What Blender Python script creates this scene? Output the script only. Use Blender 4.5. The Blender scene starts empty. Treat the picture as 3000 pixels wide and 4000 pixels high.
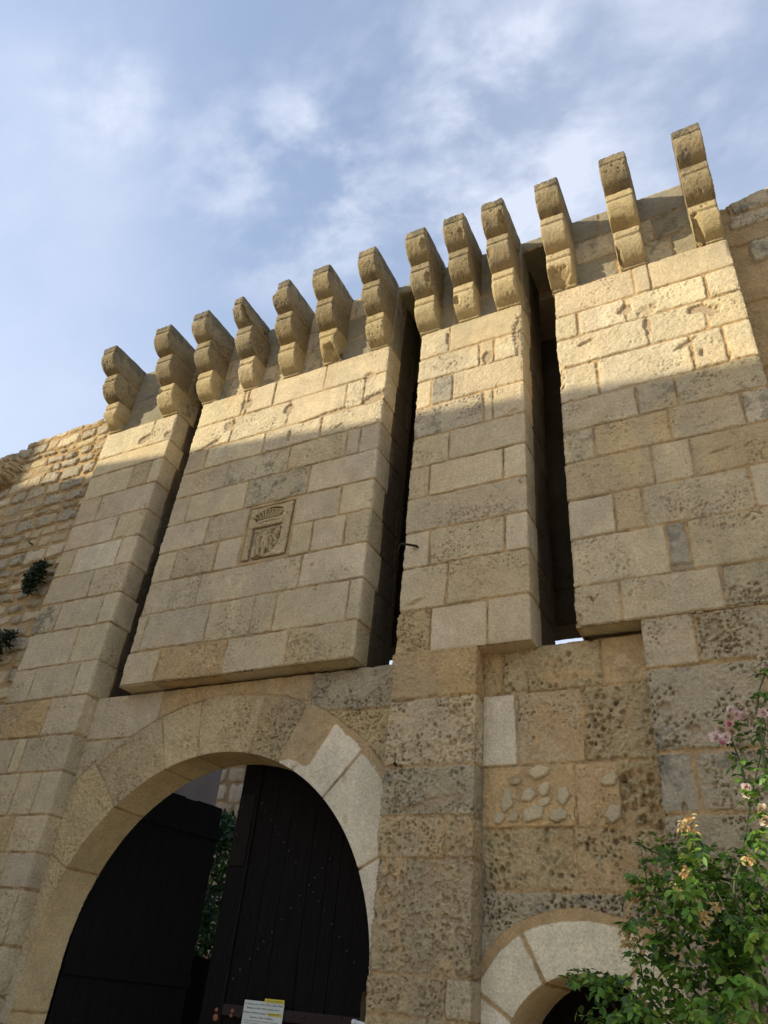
import bpy, math, random
import numpy as np
from mathutils import Vector, Matrix

# ------------------------------------------------------------------ camera, sky, sun, exposure
scene = bpy.context.scene
col = scene.collection
FPX = 2893.915                      # focal length in pixels of the 3000 x 4000 photograph
EYE = np.array([0.0, -6.0, 1.6])
_y, _p, _r = -0.52447806, 0.59696726, 0.10305243
_f = np.array([math.sin(_y)*math.cos(_p), math.cos(_y)*math.cos(_p), math.sin(_p)])
_right = np.array([math.cos(_y), -math.sin(_y), 0.0])
_up = np.cross(_right, _f)
CR = math.cos(_r)*_right + math.sin(_r)*_up
CU = -math.sin(_r)*_right + math.cos(_r)*_up
cam_data = bpy.data.cameras.new('camera')
cam = bpy.data.objects.new('camera', cam_data)
col.objects.link(cam)
cam_data.sensor_fit = 'VERTICAL'
cam_data.sensor_height = 24.0
cam_data.lens = 24.0*FPX/4000.0
cam_data.clip_start = 0.05
cam_data.clip_end = 2000.0
m = Matrix.Identity(4)
for i in range(3):
    m[i][0] = CR[i]; m[i][1] = CU[i]; m[i][2] = -_f[i]; m[i][3] = EYE[i]
cam.matrix_world = m
scene.camera = cam

SUN_AZ = math.radians(50.0)         # left of the wall's outward normal
SUN_EL = math.radians(20.0)
SUN_DIR = Vector((-math.sin(SUN_AZ)*math.cos(SUN_EL), -math.cos(SUN_AZ)*math.cos(SUN_EL), math.sin(SUN_EL)))
sd = bpy.data.lights.new('sun', 'SUN')
sd.energy = 2.7
sd.angle = math.radians(0.5)
sd.color = (1.0, 0.885, 0.665)
sun = bpy.data.objects.new('sun', sd)
col.objects.link(sun)
sun.rotation_euler = (-SUN_DIR).to_track_quat('-Z', 'Y').to_euler()

world = bpy.data.worlds.new('World')
scene.world = world
world.use_nodes = True
wn = world.node_tree.nodes; wl = world.node_tree.links
for n in list(wn): wn.remove(n)
out = wn.new('ShaderNodeOutputWorld'); bg = wn.new('ShaderNodeBackground')
sky = wn.new('ShaderNodeTexSky'); sky.sky_type = 'NISHITA'; sky.sun_disc = False
sky.sun_elevation = SUN_EL; sky.sun_rotation = math.atan2(SUN_DIR.x, SUN_DIR.y)
sky.air_density = 1.0; sky.dust_density = 1.5; sky.ozone_density = 1.6
tc = wn.new('ShaderNodeTexCoord'); sep = wn.new('ShaderNodeSeparateXYZ')
wl.new(tc.outputs['Generated'], sep.inputs[0])
mx = wn.new('ShaderNodeMath'); mx.operation = 'MAXIMUM'; mx.inputs[1].default_value = 0.04
wl.new(sep.outputs['Z'], mx.inputs[0])
ad = wn.new('ShaderNodeMath'); ad.operation = 'ADD'; ad.inputs[1].default_value = 0.18
wl.new(mx.outputs[0], ad.inputs[0])
dx = wn.new('ShaderNodeMath'); dx.operation = 'DIVIDE'; dy = wn.new('ShaderNodeMath'); dy.operation = 'DIVIDE'
wl.new(sep.outputs['X'], dx.inputs[0]); wl.new(ad.outputs[0], dx.inputs[1])
wl.new(sep.outputs['Y'], dy.inputs[0]); wl.new(ad.outputs[0], dy.inputs[1])
cmb = wn.new('ShaderNodeCombineXYZ'); wl.new(dx.outputs[0], cmb.inputs[0]); wl.new(dy.outputs[0], cmb.inputs[1])
def cloud_noise(scale, detail, rough, dist, loc, sc=(1, 1, 1), rot=0.0):
    mp = wn.new('ShaderNodeMapping'); mp.inputs['Location'].default_value = loc
    mp.inputs['Scale'].default_value = sc; mp.inputs['Rotation'].default_value = (0, 0, rot)
    wl.new(cmb.outputs[0], mp.inputs[0])
    n = wn.new('ShaderNodeTexNoise'); n.inputs['Scale'].default_value = scale; n.inputs['Detail'].default_value = detail
    n.inputs['Roughness'].default_value = rough; n.inputs['Distortion'].default_value = dist
    wl.new(mp.outputs[0], n.inputs['Vector'])
    return n
def ramp(src, a, b):
    r = wn.new('ShaderNodeMapRange'); r.interpolation_type = 'SMOOTHSTEP'
    r.inputs['From Min'].default_value = a; r.inputs['From Max'].default_value = b
    wl.new(src, r.inputs['Value']); return r
def wmath(op, a, b):
    n = wn.new('ShaderNodeMath'); n.operation = op; n.use_clamp = False
    for i, v in enumerate((a, b)):
        if isinstance(v, (int, float)): n.inputs[i].default_value = v
        else: wl.new(v, n.inputs[i])
    return n.outputs[0]
n1 = cloud_noise(0.9, 6, 0.52, 0.1, (3.1, 0.4, 0), (1.0, 1.5, 1), 0.5)
n2 = cloud_noise(2.4, 8, 0.55, 0.08, (0.3, 2.2, 0), (1.0, 1.6, 1), 0.5)
r1 = ramp(n1.outputs['Fac'], 0.33, 0.70); r2 = ramp(n2.outputs['Fac'], 0.45, 0.75)
patch = wmath('MULTIPLY', r1.outputs[0], r2.outputs[0])
cl = wmath('ADD', wmath('MULTIPLY', r1.outputs[0], 0.10), wmath('MULTIPLY', patch, 0.14))
# wisps of cirrus gathered in a few parts of the sky
n3 = cloud_noise(6.0, 10, 0.58, 0.12, (1.3, 0.2, 0), (1.0, 1.4, 1), -0.5)
def gather(px, py, wide, amt, lo, hi, nz):
    d = _f + CR*((px-1500)/FPX) - CU*((py-2000)/FPX); d = d/np.linalg.norm(d)
    dt = wn.new('ShaderNodeVectorMath'); dt.operation = 'DOT_PRODUCT'; wl.new(tc.outputs['Generated'], dt.inputs[0]); dt.inputs[1].default_value = tuple(d)
    r = ramp(dt.outputs['Value'], math.cos(wide), 1.0)
    return wmath('MULTIPLY', wmath('MULTIPLY', r.outputs[0], amt), ramp(nz.outputs['Fac'], lo, hi).outputs[0])
for (px_, py_, wd, am, lo, hi, nz) in ((1050, 740, .17, .52, .38, .70, n3), (1700, 620, .24, .50, .38, .74, n3), (400, 330, .10, .50, .36, .70, n3), (200, 100, .22, .22, .3, .8, n2), (150, 950, .26, .34, .1, .9, n2),
                                       (2400, 400, .30, .45, .35, .75, n3), (2700, 300, .4, .16, .2, .8, n2)):
    cl = wmath('ADD', cl, gather(px_, py_, wd, am, lo, hi, nz))
# the air is milkier low down towards the left
lowz = ramp(sep.outputs['Z'], 0.85, 0.30)
cl = wmath('ADD', cl, wmath('MULTIPLY', lowz.outputs[0], 0.52))
clc = wmath('MINIMUM', wmath('ADD', cl, 0.20), 0.86)
mixc = wn.new('ShaderNodeMix'); mixc.data_type = 'RGBA'
wl.new(clc, mixc.inputs['Factor']); wl.new(sky.outputs[0], mixc.inputs['A'])
mixc.inputs['B'].default_value = (2.75, 2.95, 3.45, 1)
wl.new(mixc.outputs['Result'], bg.inputs['Color']); bg.inputs['Strength'].default_value = 0.135
wl.new(bg.outputs[0], out.inputs['Surface'])

scene.view_settings.view_transform = 'Standard'
scene.view_settings.look = 'None'
scene.view_settings.exposure = 1.20
scene.view_settings.gamma = 1.0
scene.view_settings.use_curve_mapping = False

# ------------------------------------------------------------------ helpers
def at(px, py, Y=None, X=None, Z=None):
    """the point of a plane (wall depth Y, side X or height Z) that a pixel of the photograph shows"""
    d = _f + CR*((px-1500)/FPX) - CU*((py-2000)/FPX)
    t = (Y-EYE[1])/d[1] if Y is not None else (X/d[0] if X is not None else (Z-EYE[2])/d[2])
    return EYE + d*t

RNG = np.random.RandomState(7)
TAB = RNG.rand(256, 256).astype(np.float64)
def vnoise(x, y, seed=0):
    x = x + seed*17.31; y = y + seed*9.77
    xi = np.floor(x).astype(np.int64); yi = np.floor(y).astype(np.int64)
    fx = x-xi; fy = y-yi
    fx = fx*fx*(3-2*fx); fy = fy*fy*(3-2*fy)
    a = TAB[xi & 255, yi & 255]; b = TAB[(xi+1) & 255, yi & 255]
    c = TAB[xi & 255, (yi+1) & 255]; d = TAB[(xi+1) & 255, (yi+1) & 255]
    return (a*(1-fx)+b*fx)*(1-fy)+(c*(1-fx)+d*fx)*fy
def fbm(x, y, f, octv=4, seed=0, gain=0.55):
    s = 0; a = 1.0; t = 0
    for o in range(octv):
        s = s + a*(vnoise(x*f, y*f, seed+o*3.7)-0.5); t += a; a *= gain; f *= 2.07
    return s/t*2.0            # about -1 .. 1
def smooth(t):
    t = np.clip(t, 0, 1); return t*t*(3-2*t)
def hash2(a, b, s):
    v = np.sin(a*127.1+b*311.7+s*74.7)*43758.5453
    return v-np.floor(v)
def pits(x, y, cell, seed, dens):
    """0..1 depth of round holes scattered over a plane"""
    gx = np.floor(x/cell); gy = np.floor(y/cell); best = np.zeros_like(x)
    for i in (-1, 0, 1):
        for j in (-1, 0, 1):
            cx = gx+i; cy = gy+j
            px = (cx+hash2(cx, cy, seed))*cell; py = (cy+hash2(cx, cy, seed+1))*cell
            r = cell*(0.15+0.42*hash2(cx, cy, seed+2)**2)
            r = np.where(hash2(cx, cy, seed+3) < dens, r, 1e-6)
            d = np.hypot(x-px, (y-py)*(0.8+0.5*hash2(cx, cy, seed+4)))/r
            best = np.maximum(best, smooth((1-d)*1.8)*np.minimum(1, r/cell*2.0))
    return best

def grid_mesh(name, P, C, keep=None, mat=None, parent=None, smooth_shade=True, cores=()):
    """P (rows, cols, 3), C (rows, cols, 3) -> one mesh object with the point colours 'Col'"""
    R_, Q_ = P.shape[:2]
    idx = np.arange(R_*Q_).reshape(R_, Q_)
    f = np.stack([idx[:-1, :-1], idx[:-1, 1:], idx[1:, 1:], idx[1:, :-1]], -1).reshape(-1, 4)
    if keep is not None: f = f[keep.reshape(-1)]
    used = np.unique(f); remap = np.full(R_*Q_, -1, np.int64); remap[used] = np.arange(len(used))
    f = remap[f]; v = P.reshape(-1, 3)[used]; c = np.clip(C.reshape(-1, 3)[used], 0, 1)
    nf = len(f)
    for (x0, x1, y0, y1, z0, z1) in cores:       # the solid stone behind the worked faces
        b = len(v)
        v = np.concatenate([v, [(x, y, z) for x in (x0, x1) for y in (y0, y1) for z in (z0, z1)]])
        c = np.concatenate([c, np.tile([0.36, 0.28, 0.18], (8, 1))])
        f = np.concatenate([f, b+np.array([(0, 1, 3, 2), (4, 6, 7, 5), (0, 4, 5, 1), (2, 3, 7, 6), (0, 2, 6, 4), (1, 5, 7, 3)])])
    me = bpy.data.meshes.new(name)
    me.vertices.add(len(v)); me.vertices.foreach_set('co', v.astype(np.float32).ravel())
    me.loops.add(len(f)*4); me.loops.foreach_set('vertex_index', f.astype(np.int32).ravel())
    me.polygons.add(len(f)); me.polygons.foreach_set('loop_start', (np.arange(len(f))*4).astype(np.int32))
    me.update(calc_edges=True)
    me.polygons.foreach_set('use_smooth', (np.arange(len(f)) < nf) & smooth_shade)
    a = me.color_attributes.new('Col', 'FLOAT_COLOR', 'POINT')
    a.data.foreach_set('color', np.concatenate([c, np.ones((len(c), 1))], 1).astype(np.float32).ravel())
    o = bpy.data.objects.new(name, me); col.objects.link(o)
    if mat: me.materials.append(mat)
    if parent: o.parent = parent
    return o

def mesh_obj(name, v, f, mat, parent=None, colr=None, smooth_shade=False):
    me = bpy.data.meshes.new(name); me.from_pydata([tuple(p) for p in v], [], f); me.update()
    if smooth_shade: me.polygons.foreach_set('use_smooth', [True]*len(me.polygons))
    if colr is not None:
        a = me.color_attributes.new('Col', 'FLOAT_COLOR', 'POINT')
        a.data.foreach_set('color', np.tile(np.array(list(colr)+[1.0], np.float32), len(v)))
    me.materials.append(mat)
    o = bpy.data.objects.new(name, me); col.objects.link(o)
    if parent: o.parent = parent
    return o

class MB:
    """collects simple shapes and links them as ONE mesh object"""
    def __init__(s): s.v = []; s.f = []
    def box(s, x0, x1, y0, y1, z0, z1):
        n = len(s.v)
        s.v += [(x, y, z) for x in (x0, x1) for y in (y0, y1) for z in (z0, z1)]
        s.f += [tuple(n+i for i in q) for q in ((0, 1, 3, 2), (4, 6, 7, 5), (0, 4, 5, 1), (2, 3, 7, 6), (0, 2, 6, 4), (1, 5, 7, 3))]
    def prism(s, quad, d):
        n = len(s.v); k = len(quad); d = Vector(d)
        s.v += [tuple(p) for p in quad]+[tuple(Vector(p)+d) for p in quad]
        s.f += [tuple(n+i for i in range(k))[::-1], tuple(n+k+i for i in range(k))]
        s.f += [(n+i, n+(i+1) % k, n+k+(i+1) % k, n+k+i) for i in range(k)]
    def tube(s, pts, r, seg=8, cap=True):
        pts = [Vector(p) for p in pts]; n0 = len(s.v)
        rr = r if isinstance(r, (list, tuple)) else [r]*len(pts)
        ref = None
        for i, p in enumerate(pts):
            t = (pts[min(i+1, len(pts)-1)]-pts[max(i-1, 0)]).normalized()
            if ref is None: ref = t.orthogonal().normalized()
            ref = (ref-t*ref.dot(t)).normalized(); b = t.cross(ref)
            for k in range(seg):
                a = 2*math.pi*k/seg
                s.v.append(tuple(p+(ref*math.cos(a)+b*math.sin(a))*rr[i]))
        for i in range(len(pts)-1):
            for k in range(seg):
                a = n0+i*seg+k; b2 = n0+i*seg+(k+1) % seg
                s.f.append((a, b2, b2+seg, a+seg))
        if cap:
            s.f.append(tuple(n0+k for k in range(seg))[::-1])
            s.f.append(tuple(n0+(len(pts)-1)*seg+k for k in range(seg)))
    def dome(s, c, nrm, r, h, seg=8):
        nrm = Vector(nrm).normalized(); u = nrm.orthogonal().normalized(); w = nrm.cross(u); c = Vector(c); n = len(s.v)
        for (rr, hh) in ((1, 0), (0.8, 0.6), (0.4, 0.92)):
            for k in range(seg):
                a = 2*math.pi*k/seg
                s.v.append(tuple(c+(u*math.cos(a)+w*math.sin(a))*r*rr+nrm*h*hh))
        s.v.append(tuple(c+nrm*h))
        for q in range(2):
            for k in range(seg):
                a = n+q*seg+k; b = n+q*seg+(k+1) % seg
                s.f.append((a, b, b+seg, a+seg))
        for k in range(seg): s.f.append((n+2*seg+k, n+2*seg+(k+1) % seg, n+3*seg))
    def build(s, name, mat, parent=None, colr=None, smooth_shade=False):
        return mesh_obj(name, s.v, s.f, mat, parent, colr, smooth_shade)

def tag(o, label=None, cat=None, group=None, kind=None):
    if label: o['label'] = label
    if cat: o['category'] = cat
    if group: o['group'] = group
    if kind: o['kind'] = kind
    return o
def empty(name, loc, label, cat, group=None):
    o = bpy.data.objects.new(name, None); col.objects.link(o); o.location = loc
    return tag(o, label, cat, group)
def adopt(parent):
    """children were built in world coordinates: keep them there"""
    pass

# ------------------------------------------------------------------ materials
def new_mat(name):
    mt = bpy.data.materials.new(name); mt.use_nodes = True
    nt = mt.node_tree; b = nt.nodes['Principled BSDF']; return mt, nt, b
def stone_mat(name, bump=1.0, fine=0.28, tint=(1.15, 1.13, 1.10)):
    mt, nt, b = new_mat(name); N = nt.nodes; L = nt.links
    at_ = N.new('ShaderNodeAttribute'); at_.attribute_name = 'Col'
    tc_ = N.new('ShaderNodeTexCoord')
    def noise(sc, det, ro):
        n = N.new('ShaderNodeTexNoise'); n.inputs['Scale'].default_value = sc; n.inputs['Detail'].default_value = det
        n.inputs['Roughness'].default_value = ro; L.new(tc_.outputs['Object'], n.inputs['Vector']); return n
    a = noise(46, 5, 0.75); c = noise(6.5, 5, 0.6); g = noise(120, 2, 0.6)
    mr = N.new('ShaderNodeMapRange'); mr.inputs['From Min'].default_value = 0.25; mr.inputs['From Max'].default_value = 0.75
    mr.inputs['To Min'].default_value = 1-fine; mr.inputs['To Max'].default_value = 1+fine; L.new(a.outputs['Fac'], mr.inputs['Value'])
    mr2 = N.new('ShaderNodeMapRange'); mr2.inputs['From Min'].default_value = 0.3; mr2.inputs['From Max'].default_value = 0.7
    mr2.inputs['To Min'].default_value = 0.88; mr2.inputs['To Max'].default_value = 1.1; L.new(c.outputs['Fac'], mr2.inputs['Value'])
    # sparse dark specks (old pinholes and lichen dots)
    sp = N.new('ShaderNodeMapRange'); sp.inputs['From Min'].default_value = 0.60; sp.inputs['From Max'].default_value = 0.72
    sp.inputs['To Min'].default_value = 1.03; sp.inputs['To Max'].default_value = 0.45; L.new(g.outputs['Fac'], sp.inputs['Value'])
    m1 = N.new('ShaderNodeMath'); m1.operation = 'MULTIPLY'; L.new(mr.outputs[0], m1.inputs[0]); L.new(mr2.outputs[0], m1.inputs[1])
    m2 = N.new('ShaderNodeMath'); m2.operation = 'MULTIPLY'; L.new(m1.outputs[0], m2.inputs[0]); L.new(sp.outputs[0], m2.inputs[1])
    vm = N.new('ShaderNodeVectorMath'); vm.operation = 'SCALE'; L.new(at_.outputs['Color'], vm.inputs[0]); L.new(m2.outputs[0], vm.inputs['Scale'])
    vt = N.new('ShaderNodeVectorMath'); vt.operation = 'MULTIPLY'; L.new(vm.outputs[0], vt.inputs[0]); vt.inputs[1].default_value = tint
    L.new(vt.outputs[0], b.inputs['Base Color'])
    b.inputs['Roughness'].default_value = 0.93
    b.inputs['Specular IOR Level'].default_value = 0.2
    bp = N.new('ShaderNodeBump'); bp.inputs['Strength'].default_value = bump; bp.inputs['Distance'].default_value = 0.017
    ad_ = N.new('ShaderNodeMath'); ad_.operation = 'ADD'; L.new(a.outputs['Fac'], ad_.inputs[0])
    hf = N.new('ShaderNodeMath'); hf.operation = 'MULTIPLY'; hf.inputs[1].default_value = 0.5; L.new(g.outputs['Fac'], hf.inputs[0]); L.new(hf.outputs[0], ad_.inputs[1])
    L.new(ad_.outputs[0], bp.inputs['Height']); L.new(bp.outputs[0], b.inputs['Normal'])
    return mt
def plain_mat(name, c, rough=0.8, metal=0.0, var=0.15, scale=20.0, stretch=(1, 1, 1), bump=0.2, spec=0.3):
    mt, nt, b = new_mat(name); N = nt.nodes; L = nt.links
    tc_ = N.new('ShaderNodeTexCoord'); mp = N.new('ShaderNodeMapping'); mp.inputs['Scale'].default_value = stretch
    L.new(tc_.outputs['Object'], mp.inputs[0])
    n = N.new('ShaderNodeTexNoise'); n.inputs['Scale'].default_value = scale; n.inputs['Detail'].default_value = 6; n.inputs['Roughness'].default_value = 0.65
    L.new(mp.outputs[0], n.inputs['Vector'])
    mx_ = N.new('ShaderNodeMix'); mx_.data_type = 'RGBA'; L.new(n.outputs['Fac'], mx_.inputs['Factor'])
    mx_.inputs['A'].default_value = tuple(max(0, k*(1-2*var)) for k in c)+(1,); mx_.inputs['B'].default_value = tuple(min(1, k*(1+2*var)) for k in c)+(1,)
    L.new(mx_.outputs['Result'], b.inputs['Base Color'])
    b.inputs['Roughness'].default_value = rough; b.inputs['Metallic'].default_value = metal; b.inputs['Specular IOR Level'].default_value = spec
    bp = N.new('ShaderNodeBump'); bp.inputs['Strength'].default_value = bump; bp.inputs['Distance'].default_value = 0.004
    L.new(n.outputs['Fac'], bp.inputs['Height']); L.new(bp.outputs[0], b.inputs['Normal'])
    return mt
def leaf_mat(name, c, trans=0.35, rough=0.45):
    mt, nt, b = new_mat(name); N = nt.nodes; L = nt.links
    at_ = N.new('ShaderNodeAttribute'); at_.attribute_name = 'Col'
    b.inputs['Roughness'].default_value = rough; b.inputs['Specular IOR Level'].default_value = 0.35
    vm = N.new('ShaderNodeVectorMath'); vm.operation = 'MULTIPLY'; vm.inputs[1].default_value = c; L.new(at_.outputs['Color'], vm.inputs[0])
    L.new(vm.outputs[0], b.inputs['Base Color'])
    tr = N.new('ShaderNodeBsdfTranslucent'); L.new(vm.outputs[0], tr.inputs['Color'])
    ms = N.new('ShaderNodeMixShader'); ms.inputs[0].default_value = trans
    o = N['Material Output']; L.new(b.outputs[0], ms.inputs[1]); L.new(tr.outputs[0], ms.inputs[2]); L.new(ms.outputs[0], o.inputs['Surface'])
    return mt
STONE = stone_mat('weathered_limestone')
RUBBLE = stone_mat('rubble_limestone', bump=1.1, fine=0.38)
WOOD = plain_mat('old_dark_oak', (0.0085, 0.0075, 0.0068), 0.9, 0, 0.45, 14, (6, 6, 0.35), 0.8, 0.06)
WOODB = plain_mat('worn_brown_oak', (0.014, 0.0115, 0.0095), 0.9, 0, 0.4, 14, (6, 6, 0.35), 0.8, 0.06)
IRON = plain_mat('grey_iron', (0.045, 0.041, 0.038), 0.55, 0.5, 0.25, 60)
RUST = plain_mat('rusty_iron', (0.024, 0.016, 0.013), 0.85, 0.1, 0.3, 60)
ORUST = plain_mat('orange_rust', (0.22, 0.09, 0.045), 0.9, 0.0, 0.3, 80)
GROUND = plain_mat('pale_gravel', (0.42, 0.335, 0.22), 0.95, 0, 0.15, 9.0)
PLASTER = plain_mat('grey_plaster', (0.20, 0.17, 0.155), 0.95, 0, 0.18, 3.0, (1, 1, 1), 0.3)
HOUSE = plain_mat('pale_render', (0.62, 0.50, 0.34), 0.95, 0, 0.12, 3.0)
TILE = plain_mat('clay_tiles', (0.26, 0.12, 0.07), 0.9, 0, 0.3, 8.0, (1, 8, 1))
GLASS = plain_mat('dark_window', (0.02, 0.025, 0.03), 0.1, 0, 0.1, 3.0, spec=0.5)
PAPER = plain_mat('white_paper', (0.50, 0.52, 0.47), 0.6, 0, 0.05, 8.0, bump=0.0)
YELLOW = plain_mat('yellow_strip', (0.55, 0.45, 0.05), 0.6, 0, 0.05, 8.0, bump=0.0)
INK = plain_mat('print_ink', (0.05, 0.05, 0.055), 0.7, 0, 0.05, 8.0, bump=0.0)
WHITEP = plain_mat('white_plastic', (0.62, 0.62, 0.60), 0.4, 0, 0.05, 8.0, bump=0.0)
LEAF = leaf_mat('leaf', (1, 1, 1))
PETAL = leaf_mat('petal', (1, 1, 1), 0.3, 0.7)
STEM = plain_mat('green_stem', (0.07, 0.085, 0.03), 0.7, 0, 0.3, 30)
# ------------------------------------------------------------------ masonry
MORTAR = np.array([0.41, 0.29, 0.145])
#        colour               rough  pitcell dens depth  joint  round  ragged edge mort lichen
TYPES = {
 's': ((0.49, 0.42, 0.285), .0035, .030, .34, .007, .0050, .014, .0070, .012, 0.00, .05),
 't': ((0.465, 0.395, 0.26), .0065, .026, .55, .010, .0050, .018, .007, .012, 0.00, .06),
 'w': ((0.58, 0.52, 0.39), .0022, .030, .15, .004, .0080, .015, .005, .008, 0.00, .00),
 'W': ((0.66, 0.61, 0.47), .0030, .045, .10, .004, .0070, .012, .004, .008, 0.00, .02),
 'u': ((0.53, 0.465, 0.32), .0085, .030, .45, .010, .0065, .026, .012, .015, 0.03, .09),
 'h': ((0.45, 0.395, 0.275), .0070, .028, .60, .012, .0060, .018, .008, .012, 0.00, .34),
 'o': ((0.44, 0.35, 0.20), .0080, .028, .50, .008, .0065, .020, .009, .014, 0.05, .03),
 'r': ((0.45, 0.33, 0.175), .0110, .026, .55, .010, .0050, .020, .010, .014, 0.45, .04),
 'e': ((0.44, 0.36, 0.21), .0130, .032, .55, .011, .0028, .010, .006, .009, 0.10, .05),
 'p': ((0.40, 0.32, 0.18), .0130, .028, .70, .018, .0055, .018, .009, .014, 0.22, .10),
 'P': ((0.43, 0.36, 0.22), .0110, .040, .70, .034, .0060, .015, .007, .012, 0.14, .08),
 'Q': ((0.39, 0.32, 0.19), .0150, .050, .72, .030, .0070, .025, .012, .018, 0.36, .08),
 'q': ((0.36, 0.315, 0.215), .0140, .032, .65, .028, .0070, .022, .011, .018, 0.12, .26),
 'd': ((0.30, 0.275, 0.21), .0070, .034, .50, .012, .0080, .018, .007, .014, 0.00, .38),
 'm': ((0.43, 0.34, 0.20), .0120, .034, .60, .018, .0060, .020, .010, .016, 0.55, .10),
 'C': ((0.42, 0.31, 0.17), .0040, .030, .30, .004, .0010, .002, .002, .008, 1.00, .00),
 'g': ((0.41, 0.37, 0.275), .0150, .032, .50, .014, .0080, .026, .011, .036, 0.02, .30),
 'f': ((0.40, 0.335, 0.20), .0060, .030, .40, .012, .0050, .012, .006, .012, 0.02, .10),
 'k': ((0.25, 0.21, 0.13), .0080, .028, .50, .012, .0050, .012, .006, .012, 0.02, .26),
 'n': ((0.085, 0.070, 0.049), .0060, .028, .40, .008, .0050, .016, .006, .010, 0.00, .10),  # slot shade put into the stone colour
 'b': ((0.26, 0.24, 0.175), .0050, .028, .40, .008, .0050, .016, .006, .010, 0.02, .26),
}
TKEYS = list(TYPES)
TVAL = np.array([list(TYPES[k][0])+list(TYPES[k][1:]) for k in TKEYS])   # 13 columns

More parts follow.
